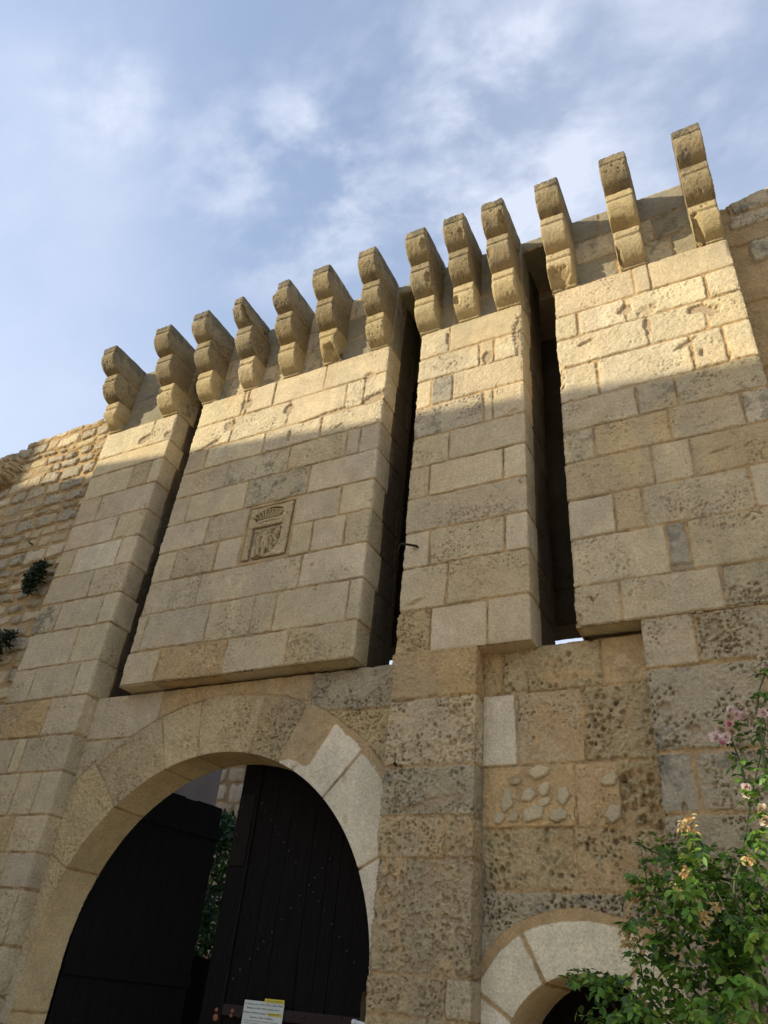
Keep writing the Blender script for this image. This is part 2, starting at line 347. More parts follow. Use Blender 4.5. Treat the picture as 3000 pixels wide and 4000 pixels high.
def shade_stone(S, Z, d, tid, bid, seed, dents=(), rag=1.0, dome=0.0, holes=()):
    """height (metres, + is outward) and colour from the signed distance d to the block's edge"""
    T = TVAL[tid]
    rough, cell, dens, pdep, jw, rc, ragg, jd, mort, lich = [T[..., 3+i] for i in range(10)]
    ew = 0.008+ragg*0.9
    dd = d-jw+ragg*rag*(fbm(S, Z, 9, 3, seed)*0.9+fbm(S, Z, 34, 2, seed+5)*0.6)
    chip = pits(S+.02*fbm(S, Z, 20, 2, seed+191), Z, 0.13, seed+193, 0.45)*smooth(1-d/.05); dd = dd-(0.004+1.5*ragg)*chip
    e = smooth(dd/ew)
    b1 = hash2(bid, 1.7, seed); b2 = hash2(bid, 5.3, seed); b3 = hash2(bid, 9.1, seed)
    H = e*((b1-0.5)*0.010) - (1-e)*jd
    n_f = fbm(S, Z, 34, 4, seed+11, 0.68); n_m = fbm(S, Z, 8, 3, seed+21)
    H = H + (0.3+0.7*e)*rough*(n_f*1.25+n_m*0.5)
    H = H + (1-e)*0.004*fbm(S, Z, 20, 3, seed+31)
    if dome: H = H + dome*np.sqrt(np.clip(dd/0.07, 0, 1))
    # holes: small everywhere, large clustered on the porous stones
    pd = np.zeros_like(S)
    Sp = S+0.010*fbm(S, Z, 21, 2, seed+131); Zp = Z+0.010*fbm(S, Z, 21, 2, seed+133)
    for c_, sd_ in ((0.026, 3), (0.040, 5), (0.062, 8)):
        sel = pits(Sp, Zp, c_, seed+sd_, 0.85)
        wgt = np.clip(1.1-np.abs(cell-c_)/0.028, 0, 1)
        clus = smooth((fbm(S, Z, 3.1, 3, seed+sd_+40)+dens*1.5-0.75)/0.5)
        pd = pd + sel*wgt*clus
    H = H - pd*pdep*1.7*(0.25+0.75*e)
    ero = smooth((fbm(S, Z, 5.5, 4, seed+161, .62)-0.02)/0.4); H = H-np.maximum(pdep-.012, 0)*0.9*ero
    # colours
    base = T[..., :3]
    c = base*(1+0.19*(b2-0.5))[..., None]
    pink = np.array([1.015, 0.99, 1.00]); warm = np.array([1.01, 0.985, 0.90])
    c = c*(pink*b3[..., None]+warm*(1-b3)[..., None])
    mottle = fbm(S, Z, 2.2, 4, seed+51); c = c*(1+0.13*mottle)[..., None]
    ochre = smooth((fbm(S, Z, 1.5, 4, seed+61)-0.05)/0.5)
    c = c*(1-ochre*0.22)[..., None]+(base*np.array([1.0, 0.84, 0.58]))*(ochre*0.22)[..., None]
    lf = fbm(S, Z, 5.0, 5, seed+71, 0.7)
    lm = smooth((lf+lich*1.7-0.62)/0.35)
    c = c*(1-lm*0.62)[..., None]+np.array([0.125, 0.118, 0.10])*(lm*0.62)[..., None]
    # mortar: in the joints and smeared over the faces of the patched stones
    mm = 1-e
    mp_ = smooth((fbm(S, Z, 4.2, 4, seed+81, 0.6)+mort*1.6-0.75)/0.18)
    H = H*(1-mp_*0.6)-mp_*0.006
    mm = np.maximum(mm, mp_*0.9)
    mc = MORTAR*(1+0.12*fbm(S, Z, 9, 3, seed+91))[..., None]; mc = np.where((tid == TKEYS.index('n'))[..., None], mc*0.22, mc)  # joints of the slot stones darkened too, as painted shade
    c = c*(1-mm)[..., None]+mc*mm[..., None]
    crk = smooth(1-np.abs(dd+0.001)/0.009)*smooth((fbm(S, Z, 5.0, 3, seed+141)+0.05)/0.35)
    c = c*(1-0.45*crk)[..., None]; H = H-0.006*crk
    c = c*(1+0.10*fbm(S, Z, 30, 3, seed+151, .7))[..., None]
    c = c*(1-0.33*np.clip(pd*1.3, 0, 1))[..., None]  # shade inside the pits painted into the stone colour
    # rain streaks and grey weather stains
    st = smooth((fbm(S, Z*0.16, 4.5, 3, seed+171)*.7+fbm(S, Z, 1.0, 3, seed+173)-0.10)/0.6)
    c = c*(1-0.26*st)[..., None]+np.array([0.27, 0.25, 0.195])*(0.26*st)[..., None]
    for (xa, xb, za, zc, dep) in holes:
        q = np.minimum(np.minimum(S-xa, xb-S), np.minimum(Z-za, zc-Z)); H = H-dep*smooth(q/.012)
    for (x, z, rx, rz, dep, ang) in dents:
        ca, sa = math.cos(math.radians(ang)), math.sin(math.radians(ang))
        u = ((S-x)*ca+(Z-z)*sa)/rx; v = (-(S-x)*sa+(Z-z)*ca)/rz
        t = 1-np.hypot(u, v)+0.50*fbm(S, Z, 13, 4, seed+3, .7)
        k = smooth(t*(1.7 if dep > 0 else 4))
        H = H-dep*k*(1+0.35*fbm(S, Z, 22, 3, seed+13))
        if dep > 0: c = c*(1-0.35*k)[..., None]+(MORTAR*0.92)*(0.35*k)[..., None]
        elif dep > -.1: c = c*(1-0.8*k)[..., None]+np.array([0.44, 0.38, 0.25])*(0.8*k)[..., None]
    return H, c, e

def course_blocks(S, Z, lay, x0, x1, seed, side=0.42, inner=False):
    """block distance for coursed stone; joints continue round the corners beyond x0 and x1"""
    zb = np.array([r[0] for r in lay]+[lay[-1][1]])
    Sw = S+0.004*fbm(S, Z, 5, 2, seed+101); Zw = Z+0.006*fbm(S, Z, 2.3, 2, seed+103)
    k = np.clip(np.searchsorted(zb, Zw, side='right')-1, 0, len(lay)-1)
    lo = np.zeros_like(S); hi = np.zeros_like(S); tid = np.zeros(S.shape, np.int64); bid = np.zeros_like(S)
    rr = random.Random(int(seed*13+5))
    for i, (za, zc, js, ty) in enumerate(lay):
        a = side*(0.55+0.9*rr.random()); b = side*(0.55+0.9*rr.random())
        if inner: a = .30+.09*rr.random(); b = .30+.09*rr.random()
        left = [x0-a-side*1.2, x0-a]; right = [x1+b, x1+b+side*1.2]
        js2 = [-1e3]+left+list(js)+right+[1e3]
        ty2 = ('nn'+ty+'nn') if inner else (ty[0]*2+ty+ty[-1]*2)     # inner: near-black stone colour paints the shade deep in the slots
        msk = k == i
        if not msk.any(): continue
        q = np.clip(np.searchsorted(js2, Sw[msk])-1, 0, len(js2)-2)
        jn = np.array(js2)
        lo[msk] = jn[q]; hi[msk] = jn[q+1]
        tid[msk] = np.array([TKEYS.index(t) for t in ty2])[q]
        bid[msk] = i*37.0+q
    zl = zb[k]; zh = zb[k+1]
    # each stone is cut a little out of true
    sk = (hash2(bid, 3.3, seed)-0.5)*0.03; Sx = Sw+sk*(Z-(zl+zh)/2)
    dx_ = np.minimum(Sx-lo, hi-Sx); dz_ = np.minimum(Zw-zl, zh-Zw)
    rc = TVAL[tid][..., 8]*(0.6+1.2*hash2(bid, 7.7, seed))
    d = np.where((dx_ < rc) & (dz_ < rc), rc-np.hypot(rc-dx_, rc-dz_), np.minimum(dx_, dz_))
    return d, tid, bid

def zrow(z0, z1, h, coarse=1.05):
    a = []
    z = z0
    while z < min(coarse, z1)-1e-6: a.append(z); z += 0.05
    z = max(z0, coarse) if z0 < coarse else z0
    n = max(2, int(round((z1-z)/h))+1)
    return np.array(a+list(np.linspace(z, z1, n)))

def masonry(name, path, front, z0, z1, lay, seed, h=0.012, mat=None, parent=None, dents=(), soffit=0.0, top=None,
            keepf=None, snap=None, wear=0.019, rag=1.0, blockfn=None, dome=0.0, topback=0.0, cores=(), holes=(), inner=False):
    """A wall sheet bent round its corners. path: XY polyline; its segment number `front` runs along X so that s = X there."""
    pts = [np.array(p, float) for p in path]
    L_ = [np.linalg.norm(pts[i+1]-pts[i]) for i in range(len(pts)-1)]
    s0 = pts[front][0]-sum(L_[:front]); knots = [s0]
    for l in L_: knots.append(knots[-1]+l)
    n = int(round((knots[-1]-knots[0])/h))+1
    s = np.linspace(knots[0], knots[-1], n)
    # place samples exactly on the corners
    for kx in knots[1:-1]: s[np.argmin(abs(s-kx))] = kx
    px = np.interp(s, knots, [p[0] for p in pts]); py = np.interp(s, knots, [p[1] for p in pts])
    nrm = []
    for v in s:
        acc = np.zeros(2)
        for i in range(len(L_)):
            t = (pts[i+1]-pts[i])/L_[i]; nn = np.array([t[1], -t[0]])
            w = max(0.0, min(v+0.014, knots[i+1])-max(v-0.014, knots[i]))
            acc += nn*w
        nrm.append(acc/np.linalg.norm(acc))
    nrm = np.array(nrm)
    zs = zrow(z0, z1, h)
    sof = -np.arange(1, int(soffit/h)+1)[::-1]*h if soffit else np.zeros(0)
    T = np.concatenate([z0+sof, zs]); back = np.zeros(0)
    if topback: back = np.arange(1, int(topback/0.05)+1)*0.05
    T = np.concatenate([T, z1+back])
    S, TT = np.meshgrid(s, T)
    Z = np.clip(TT, z0, z1)
    if blockfn: d, tid, bid = blockfn(S, TT)
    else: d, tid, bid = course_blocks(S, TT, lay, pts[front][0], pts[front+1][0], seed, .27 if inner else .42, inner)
    if soffit and not blockfn:
        d = np.where(TT < z0, np.minimum(np.abs(d), 0.05), d)
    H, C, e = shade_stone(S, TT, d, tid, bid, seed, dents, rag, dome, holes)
    # worn arrises
    for kx in knots[1:-1]:
        dist = np.abs(S-kx)
        wv = wear*(0.5+0.9*fbm(S*0+kx*3.1, TT, 3.1, 4, seed+7)+0.5*fbm(S*0, TT, 17, 2, seed+9))
        H = H-np.maximum(wv, 0.0015)*smooth(1-dist/0.035)
    if soffit:
        H = H-0.006*smooth(1-np.abs(TT-z0)/0.02)
    P = np.zeros(S.shape+(3,))
    NX = np.broadcast_to(nrm[:, 0], S.shape); NY = np.broadcast_to(nrm[:, 1], S.shape)
    P[..., 0] = px[None, :]+NX*H; P[..., 1] = py[None, :]+NY*H; P[..., 2] = Z
    if soffit:
        m_ = TT < z0
        depth = np.where(m_, z0-TT, 0)
        fr = (S >= pts[front][0]) & (S <= pts[front+1][0])
        P[..., 1] = np.where(m_, np.maximum(py[None, :]+(NY*H)*0, py[None, :]*0+pts[front][1]+depth-0.0), P[..., 1])
        P[..., 0] = np.where(m_, px[None, :], P[..., 0])
        P[..., 2] = np.where(m_, z0-np.where(fr, H, 0)*0.8, P[..., 2])
    if top is not None:
        zt = top(P[..., 0])
        over = P[..., 2]-zt
        P[..., 1] = np.where(over > 0, P[..., 1]+over*0.9, P[..., 1]); P[..., 2] = np.minimum(P[..., 2], zt+0.01*fbm(S, TT, 9, 3, seed))
    if topback:
        ov = np.maximum(TT-z1, 0); P[..., 1] += ov
    keep = None
    if snap: P = snap(P)
    if keepf is not None:
        cen = (P[:-1, :-1]+P[1:, 1:]+P[:-1, 1:]+P[1:, :-1])/4
        keep = keepf(cen[..., 0], cen[..., 2])
    return grid_mesh(name, P, C, keep, mat or STONE, parent, cores=cores)

def rand_lay(z0, z1, hmin, hmax, wmin, wmax, xa, xb, types, seed):
    r = random.Random(seed); z = z0; out_ = []
    while z < z1-hmin:
        hh = r.uniform(hmin, hmax)
        if z+hh > z1-hmin*0.7: hh = z1-z
        x = xa+r.uniform(0, wmax); js = []
        while x < xb: js.append(round(x, 3)); x += r.uniform(wmin, wmax)*(0.7+hh/hmax*0.5)
        out_.append((z, z+hh, js, ''.join(r.choice(types) for _ in range(len(js)+1)))); z += hh
    return out_

LAY = {
 'box': [
  (4.57, 5.0, [-6.33, -5.34, -4.51], 'srss'),
  (5.0, 5.505, [-6.7, -5.72, -5.07, -4.76, -3.81], 'ssstss'),
  (5.505, 5.963, [-5.99, -4.5], 'tss'),
  (5.963, 6.41, [-6.51, -5.84, -5.46, -4.72, -4.42, -3.97], 'stsCsss'),
  (6.41, 6.845, [-6.1, -5.44, -4.73, -4.09], 'ssCss'),
  (6.845, 7.305, [-6.55, -5.57, -4.6], 'sshs'),
  (7.305, 7.73, [-6.0, -4.99, -4.12, -3.93], 'shsss'),
  (7.73, 8.125, [-6.48, -5.47, -4.56], 'suuu'),
  (8.125, 8.61, [-6.12, -5.15, -4.24, -3.96], 'uusuu'),
  (8.61, 9.1, [-6.03, -5.95, -5.48, -4.63], 'uusss'),
 ],
 'mid': [
  (4.5, 5.005, [-2.82, -2.23], 'pss'),
  (5.005, 5.505, [-2.66], 'st'),
  (5.505, 5.945, [-2.88, -2.05], 'sts'),
  (5.945, 6.4, [], 't'),
  (6.4, 6.845, [-2.93, -2.06], 'sss'),
  (6.845, 7.285, [-2.71], 'ss'),
  (7.285, 7.77, [-2.29, -2.18], 'sss'),
  (7.77, 8.21, [-2.98, -2.69], 'sds'),
  (8.21, 8.615, [-2.35, -2.17], 'usu'),
  (8.615, 9.1, [-2.76], 'us'),
 ],
 'rp': [
  (0, 0.45, [-0.65], 'pp'),
  (0.45, 0.9, [-0.49], 'pp'),
  (0.9, 1.32, [-0.62], 'pp'),
  (1.32, 1.75, [-0.49], 'qp'),
  (1.75, 2.2, [-0.58], 'qq'),
  (2.2, 3.01, [-0.7], 'qq'),
  (3.01, 3.455, [-0.59], 'dq'),
  (3.455, 4.14, [-0.0], 'qq'),
  (4.14, 4.59, [-0.43], 'tq'),
  (4.59, 4.995, [-0.99, -0.16], 'ttq'),
  (4.995, 5.503, [-0.54, -0.36], 'tdt'),
  (5.503, 5.955, [-0.96, -0.7, 0.23], 'sots'),
  (5.955, 6.425, [-0.56, -0.21], 'oso'),
  (6.425, 6.84, [-1.09, -0.35, 0.31], 'soth'),
  (6.84, 7.26, [-0.62, -0.24], 'thh'),
  (7.26, 7.78, [-0.98, -0.02, 0.3], 'uuuu'),
  (7.78, 8.23, [-0.41, 0.18], 'uuu'),
  (8.23, 8.635, [-1.14, -0.6, 0.25], 'uuuu'),
  (8.635, 9.1, [-0.47, -0.29], 'sss'),
 ],
 'lp': [
  (0, 0.45, [-7.23], 'tt'),
  (0.45, 0.95, [-7.04], 'tt'),
  (0.95, 1.45, [-7.23], 'tt'),
  (1.45, 1.88, [], 't'),
  (1.88, 2.4, [-7.41], 'tt'),
  (2.4, 2.75, [-7.78], 'ts'),
  (2.75, 3.14, [-7.87], 'ot'),
  (3.14, 3.62, [-8.04, -7.67], 'tts'),
  (3.62, 4.05, [-8.31, -8.13], 'tst'),
  (4.05, 4.53, [-7.96], 'rs'),
  (4.53, 4.985, [-8.43, -7.65], 'sss'),
  (4.985, 5.5, [-7.9], 'ss'),
  (5.5, 5.945, [-8.42, -7.62], 'sss'),
  (5.945, 6.39, [-7.99], 'ss'),
  (6.39, 6.84, [-8.53, -7.65], 'sws'),
  (6.84, 7.285, [-7.88], 'ss'),
  (7.285, 7.76, [-8.4], 'ss'),
  (7.76, 8.215, [-7.92, -7.56], 'sss'),
  (8.215, 8.565, [], 's'),
  (8.565, 9.1, [-7.79], 'uu'),
 ],
 'pil': [
  (0, 0.5, [-2.73], 'pp'),
  (0.5, 0.95, [], 'p'),
  (0.95, 1.62, [-2.53], 'pp'),
  (1.62, 1.885, [-2.54], 'pt'),
  (1.885, 2.705, [], 'Q'),
  (2.705, 3.03, [-2.59], 'pQ'),
  (3.03, 3.46, [], 'q'),
  (3.46, 4.075, [], 'P'),
  (4.075, 4.56, [], 'r'),
 ],
 'sg': [
  (0, 0.5, [], 'p'),
  (0.5, 1.0, [], 'p'),
  (1.0, 1.5, [], 'p'),
  (1.5, 2.0, [-1.3], 'qq'),
  (2.0, 2.51, [-1.21], 'qq'),
  (2.51, 2.97, [-1.57], 'QQ'),
  (2.97, 3.475, [-1.54, -1.18], 'rrQ'),
  (3.475, 4.12, [-2.33, -2.02, -1.44], 'rwmQ'),
  (4.12, 4.56, [-2.33, -2.15, -1.24], 'rrQm'),
 ],
}
def clean(lay, x0, x1):
    o = []; rv = random.Random(int(abs(x0)*100)); vary = lambda ty: ''.join(('t' if rv.random() < .22 else 'h' if rv.random() < .04 else c) if c == 's' else c for c in ty)
    for za, zb, js, ty in lay:
        keep = [(j, i) for i, j in enumerate(js) if x0+0.05 < j < x1-0.05]
        first = sum(1 for j in js if j <= x0+0.05)
        t2 = ty[first:first+len(keep)+1]
        o.append((za, zb, [j for j, _ in keep], vary(t2)))
    return o

# ================================================================== ground
gm = MB()
gm.v = [(-400, -400, 0), (400, -400, 0), (400, 600, 0), (-400, 600, 0)]; gm.f = [(0, 1, 2, 3)]
g = gm.build('ground', GROUND); tag(g, kind='structure')

# ================================================================== gatehouse
GH = empty('gatehouse', (0, 0, 0), 'medieval limestone castle gatehouse with a round carriage arch, drawbridge slots and a row of corbels', 'gatehouse')
XL0, XL1, XB0, XB1, XM0, XM1, XR0, XR1 = -8.85, -7.35, -6.85, -3.65, -3.18, -1.81, -1.40, 0.56
DEPTH = 0.85
lay = clean(LAY['lp'], XL0, XL1)
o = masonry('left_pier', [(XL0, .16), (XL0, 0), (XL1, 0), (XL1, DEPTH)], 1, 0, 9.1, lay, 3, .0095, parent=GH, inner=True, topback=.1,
        dents=[(-7.93, 8.73, .16, .09, .045, 25), (-7.41, 8.67, .10, .10, .05, 0), (-7.40, 7.2, .07, .2, .02, 0), (-7.72, 6.86, .10, .03, .02, 0), (-8.33, 7.60, .018, .018, .05, 0)],
        cores=[(XL0+.03, XL1-.03, .03, DEPTH, 0, 9.08)])
o['label'] = 'narrow pier beside the left slot'
lay = clean(LAY['box'], XB0, XB1)
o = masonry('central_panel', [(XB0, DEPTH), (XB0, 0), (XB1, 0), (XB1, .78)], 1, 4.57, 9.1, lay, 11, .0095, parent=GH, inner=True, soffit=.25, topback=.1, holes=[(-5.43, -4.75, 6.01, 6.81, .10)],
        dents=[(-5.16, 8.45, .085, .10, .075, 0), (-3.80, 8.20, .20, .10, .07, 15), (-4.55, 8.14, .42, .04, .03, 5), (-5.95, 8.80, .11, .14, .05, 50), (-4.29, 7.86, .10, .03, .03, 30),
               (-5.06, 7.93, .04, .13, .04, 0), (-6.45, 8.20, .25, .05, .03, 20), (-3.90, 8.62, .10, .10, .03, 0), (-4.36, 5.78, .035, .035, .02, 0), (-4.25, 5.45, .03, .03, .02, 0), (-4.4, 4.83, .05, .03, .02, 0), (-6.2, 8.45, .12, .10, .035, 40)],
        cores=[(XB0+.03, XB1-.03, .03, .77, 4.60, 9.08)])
o['label'] = 'broad ashlar panel over the carriage arch'
lay = clean(LAY['mid'], XM0, XM1)
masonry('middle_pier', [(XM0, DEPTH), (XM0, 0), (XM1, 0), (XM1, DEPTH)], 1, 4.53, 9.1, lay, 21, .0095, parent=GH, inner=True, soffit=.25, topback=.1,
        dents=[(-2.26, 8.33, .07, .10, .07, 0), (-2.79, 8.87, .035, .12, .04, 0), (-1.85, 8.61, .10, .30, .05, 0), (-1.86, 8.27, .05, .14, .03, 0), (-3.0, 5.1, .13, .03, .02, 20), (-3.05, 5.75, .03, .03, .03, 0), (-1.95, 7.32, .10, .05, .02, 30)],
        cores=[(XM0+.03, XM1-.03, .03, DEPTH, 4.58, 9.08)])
lay = clean(LAY['rp'], XR0, XR1)
masonry('right_pier', [(XR0, DEPTH), (XR0, 0), (XR1, 0), (XR1, .45)], 1, 4.59, 9.1, lay, 31, .0095, parent=GH, soffit=.22, topback=.1, wear=.016,
        dents=[(-.60, 8.44, .10, .10, .10, 0), (-.40, 8.08, .05, .16, .06, 0), (.13, 8.12, .11, .08, .09, 0), (-.38, 8.33, .13, .12, .03, 20), (-.05, 7.66, .15, .04, .035, 25), (.07, 7.48, .035, .07, .03, 0),
               (-1.07, 8.09, .12, .03, .03, 20), (-1.40, 7.70, .07, .28, .05, 0), (.25, 8.05, .10, .10, .04, 0), (-1.24, 4.85, .015, .05, .04, 20), (-.45, 5.05, .10, .03, .02, 0), (.05, 6.2, .12, .015, .02, 10), (-1.40, 4.65, .06, .12, .05, 0)],
        cores=[(XR0+.03, XR1-.03, .03, DEPTH, 4.62, 9.08)])
lay = clean([r for r in LAY['rp'] if r[0] < 4.5], -.85, XR1)
masonry('right_pier_base', [(-.85, .2), (-.85, 0), (XR1, 0), (XR1, .45)], 1, 0, 4.59, lay, 37, .0085, parent=GH, wear=.012,
        dents=[(-.55, 3.62, .04, .045, .06, 0), (-.75, 3.82, .09, .04, .04, 10), (-.7, 3.05, .02, .05, .05, 0)],
        cores=[(-.82, XR1-.03, .03, DEPTH, 0, 4.62)])
lay = clean(LAY['pil'], -3.2, -2.33)
PALE_P = [(-2.46, 3.065, .10, .035, -.012, 0)]
masonry('gate_pilaster', [(-3.2, .2), (-3.2, 0), (-2.33, 0), (-2.33, .2)], 1, 0, 4.56, lay, 41, .0078, parent=GH, wear=.010, dents=PALE_P+[(-2.75, 3.13, .35, .05, .02, 12)],
        cores=[(-3.17, -2.36, .03, .85, 0, 4.58)])

# ---- recessed wall with the carriage arch
CX, CZ, RA, REXT = -5.25, 1.80, 1.97, 2.60
VANG = [0, 25.6, 48, 67.9, 80, 99.7, 112.4, 133, 155, 180]
VTYP = 'WWWpeeeeee'
SPAN = [(-3.2, 'qpps')]
def arch_blocks(S, Z):
    dxr = S-CX; dzr = Z-CZ
    r = np.hypot(dxr, np.maximum(dzr, 0)); th = np.degrees(np.arctan2(np.maximum(dzr, 0), dxr))
    th = th+0.35*fbm(S, Z, 3, 2, 5)
    k = np.clip(np.searchsorted(VANG, th, side='right')-1, 0, len(VANG)-2)
    A = np.array(VANG)
    dth = np.minimum(th-A[k], A[k+1]-th); dth = np.where((k == 0) & (th-A[k] < A[k+1]-th), 90, dth); dth = np.where((k == len(VANG)-2) & (A[k+1]-th < th-A[k]), 90, dth)
    rex = REXT+0.03*fbm(S, Z, 1.5, 2, 8)+0.10*(th > 133)
    d = np.minimum(np.radians(dth)*np.maximum(r, .1), rex-r)
    tid = np.array([TKEYS.index(t) for t in VTYP])[k]; bid = k*1.0
    # jambs below the springing
    jz = np.array([0, .45, .9, 1.22, 1.88]); kj = np.clip(np.searchsorted(jz, Z, side='right')-1, 0, 3)
    dj = np.minimum(Z-jz[kj], np.where(kj < 3, jz[np.minimum(kj+1, 4)]-Z, 90))
    low = dzr < 0.0
    d = np.where(low, np.where(dxr > 0, np.minimum(dj, 90), np.minimum(dj, 90)), d)
    tid = np.where(low & (dxr > 0), TKEYS.index('W'), tid); tid = np.where(low & (dxr < 0), TKEYS.index('t'), tid)
    bid = np.where(low, 20+kj, bid)
    # spandrels
    out_ = (~low) & (r > rex)
    zl = np.where(S > -4.25, 4.10+0.02*fbm(S, Z, 2, 2, 9), np.where(S < -6.0, 4.02, 4.02))
    up = Z > zl
    xl = np.where(S > -4.25, -4.25, -6.3); 
    dspan = np.minimum(np.minimum(np.abs(Z-zl), np.abs(S+4.25)), np.abs(S+6.3)); dspan = np.minimum(dspan, np.abs(S+7.0)+.2*(Z > 4.02))
    dspan = np.minimum(dspan, (r-rex)*1.0)
    t_sp = np.where(S > -4.25, np.where(up, TKEYS.index('q'), TKEYS.index('p')), np.where(S < -6.3, TKEYS.index('t'), TKEYS.index('r')))
    b_sp = np.where(S > -4.25, 40, np.where(S < -6.3, 44, 48))+up*1.0
    d = np.where(out_, dspan, d); tid = np.where(out_, t_sp, tid); bid = np.where(out_, b_sp, bid)
    # ochre mortar patch eating the top of the two renewed voussoirs
    pt = (k == 2) & (~low) & (r < rex) & (r > 2.22+0.012*(th-48)*(-1)+0.10*fbm(S, Z, 6, 3, 17)) & (th > 58)
    tid = np.where(pt, TKEYS.index('C'), tid)
    pt2 = (~low) & ((k == 2) | (k == 1)) & (r < rex) & (r > rex-0.07+0.05*fbm(S, Z, 7, 3, 19))
    tid = np.where(pt2, TKEYS.index('C'), tid)
    return d, tid, bid
def mk_arch(cx, cz, R, h):
    def snap(P):
        x = P[..., 0]-cx; z = P[..., 2]-cz
        r = np.hypot(x, np.maximum(z, 0)); r = np.where(z < 0, np.abs(x), r)
        ins = r < R
        k = np.where(ins, R/np.maximum(r, 1e-3), 1.0)
        close = ins & (r > R-2.2*h)
        Q = P.copy()
        Q[..., 0] = np.where(close, cx+x*k, P[..., 0]); Q[..., 2] = np.where(close & (z > 0), cz+z*k, P[..., 2])
        return Q
    def keep(X, Z):
        x = X-cx; z = Z-cz
        r = np.where(z < 0, np.abs(x), np.hypot(x, np.maximum(z, 0)))
        return r > R-0.0005
    return snap, keep
sn, kp = mk_arch(CX, CZ, RA, .0078)
o = masonry('gate_arch_wall', [(-7.35, .2), (-3.2, .2)], 0, 0, 4.54, None, 51, .0078, parent=GH, blockfn=arch_blocks, snap=sn, keepf=kp, topback=.45,
        dents=[(-4.28, 3.62, .05, .11, .012, -30), (-4.05, 3.98, .10, .06, .012, 30), (-4.15, 3.75, .035, .10, .012, -20), (-3.72, 3.42, .03, .07, .012, 10), (-3.66, 3.06, .035, .08, .012, 10), (-3.85, 2.95, .02, .04, .012, 0), (-3.70, 2.78, .02, .05, .012, 0), (-4.33, 3.55, .03, .05, .014, 10), (-5.3, 3.95, .08, .10, .02, 0), (-5.0, 4.2, .10, .10, .02, 0)])
def intrados(name, cx, cz, R, ya, yb, angs, seed, typ, jamb_j, h=.012, parent=None, bumpz=None):
    L1 = cz; La = math.pi*R; tot = 2*L1+La
    t = np.linspace(0, tot, int(tot/h)); yy = np.linspace(ya, yb, int((yb-ya)/h)+1)
    Tt, Y = np.meshgrid(t, yy, indexing='ij')
    js = sorted([cz-j for j in jamb_j]+[L1+math.radians(180-a)*R for a in angs]+[L1+La+(cz-(cz-j)) if False else L1+La+(cz-j) for j in jamb_j])
    js = np.array([-9.]+[j for j in js]+[99.])
    tw = Tt+0.008*fbm(Y*3, Tt, 3, 2, seed)
    k = np.clip(np.searchsorted(js, tw, side='right')-1, 0, len(js)-2)
    d = np.minimum(tw-js[k], js[k+1]-tw)
    tid = np.full(Tt.shape, TKEYS.index(typ)); bid = k*1.0
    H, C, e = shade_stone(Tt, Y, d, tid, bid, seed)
    H = H*0.6-0.006*smooth(1-np.abs(Y-ya)/0.02)
    an = math.pi-np.clip((Tt-L1)/R, 0, math.pi)
    nx = -np.cos(an); nz = -np.sin(an)
    zz = np.where(Tt < L1, Tt, np.where(Tt > L1+La, tot-Tt, cz+R*np.sin(an)))
    if bumpz:
        for (za, zb_, amt) in bumpz:
            sel = (Tt > L1+La) & (zz > za) & (zz < zb_)
            H = np.where(sel, H+amt*smooth(np.minimum(zz-za, zb_-zz)/.03)+0.012*fbm(Y, Tt, 14, 3, 4), H)
    P = np.stack([cx+R*np.cos(an)+nx*H, Y, zz+np.where((Tt > L1) & (Tt < L1+La), nz*H, 0)], -1)
    C = C*np.array([0.97, 0.87, 0.68])
    return grid_mesh(name, P, C, None, STONE, parent)
intrados('arch_soffit', CX, CZ, RA, .2, .66, VANG[1:-1], 61, 's', [.45, .9, 1.3], parent=GH, bumpz=[(1.50, 1.78, .055)])
# inner skin of the arch wall, and of the passage behind it
sn2, kp2 = mk_arch(CX, CZ, RA, .03)
o = masonry('arch_back_skin', [(-7.6, .66), (-3.0, .66)], 0, 0, 4.54, None, 53, .03, parent=GH, blockfn=arch_blocks, snap=sn2, keepf=kp2)
mb = MB(); mb.box(-7.85, -7.47, .66, 2.91, 0, 5.2)
pw = mb.build('passage_wall', PLASTER, GH)

# ---- recessed wall with the small side gate
SX, SZ, SR, SEXT = -1.55, 1.35, .63, .98
sgl = clean(LAY['sg'], -2.33, -.85)
SANG = [0, 30, 62, 118, 150, 180]
def sg_blocks(S, Z):
    d, tid, bid = course_blocks(S, Z, sgl, -2.33, -.85, 71)
    dxr = S-SX; dzr = Z-SZ
    r = np.hypot(dxr, np.maximum(dzr, 0)); th = np.degrees(np.arctan2(np.maximum(dzr, 0), dxr))
    A = np.array(SANG); k = np.clip(np.searchsorted(SANG, th, side='right')-1, 0, 4)
    dth = np.minimum(th-A[k], A[k+1]-th); dth = np.where(((k == 0) & (th < 15)) | ((k == 4) & (th > 165)), 90, dth)
    rex = SEXT+0.015*fbm(S, Z, 4, 2, 8)
    dv = np.minimum(np.radians(dth)*np.maximum(r, .1)-.004, rex-r)
    ins = (r < rex+0.07) & (dzr > 0)
    d = np.where(ins, dv, d); tid = np.where(ins, TKEYS.index('W'), tid); bid = np.where(ins, 90+k, bid)
    lowj = (dzr <= 0) & (np.abs(dxr) < rex)
    jz = np.array([0, .45, .9, 1.35]); kj = np.clip(np.searchsorted(jz, Z, side='right')-1, 0, 2)
    d = np.where(lowj, np.minimum(np.minimum(Z-jz[kj], np.where(kj < 2, jz[kj+1]-Z, 90)), rex-np.abs(dxr)), d)
    tid = np.where(lowj, TKEYS.index('W'), tid); bid = np.where(lowj, 97+kj, bid)
    return d, tid, bid
sn, kp = mk_arch(SX, SZ, SR, .0078)
import bmesh
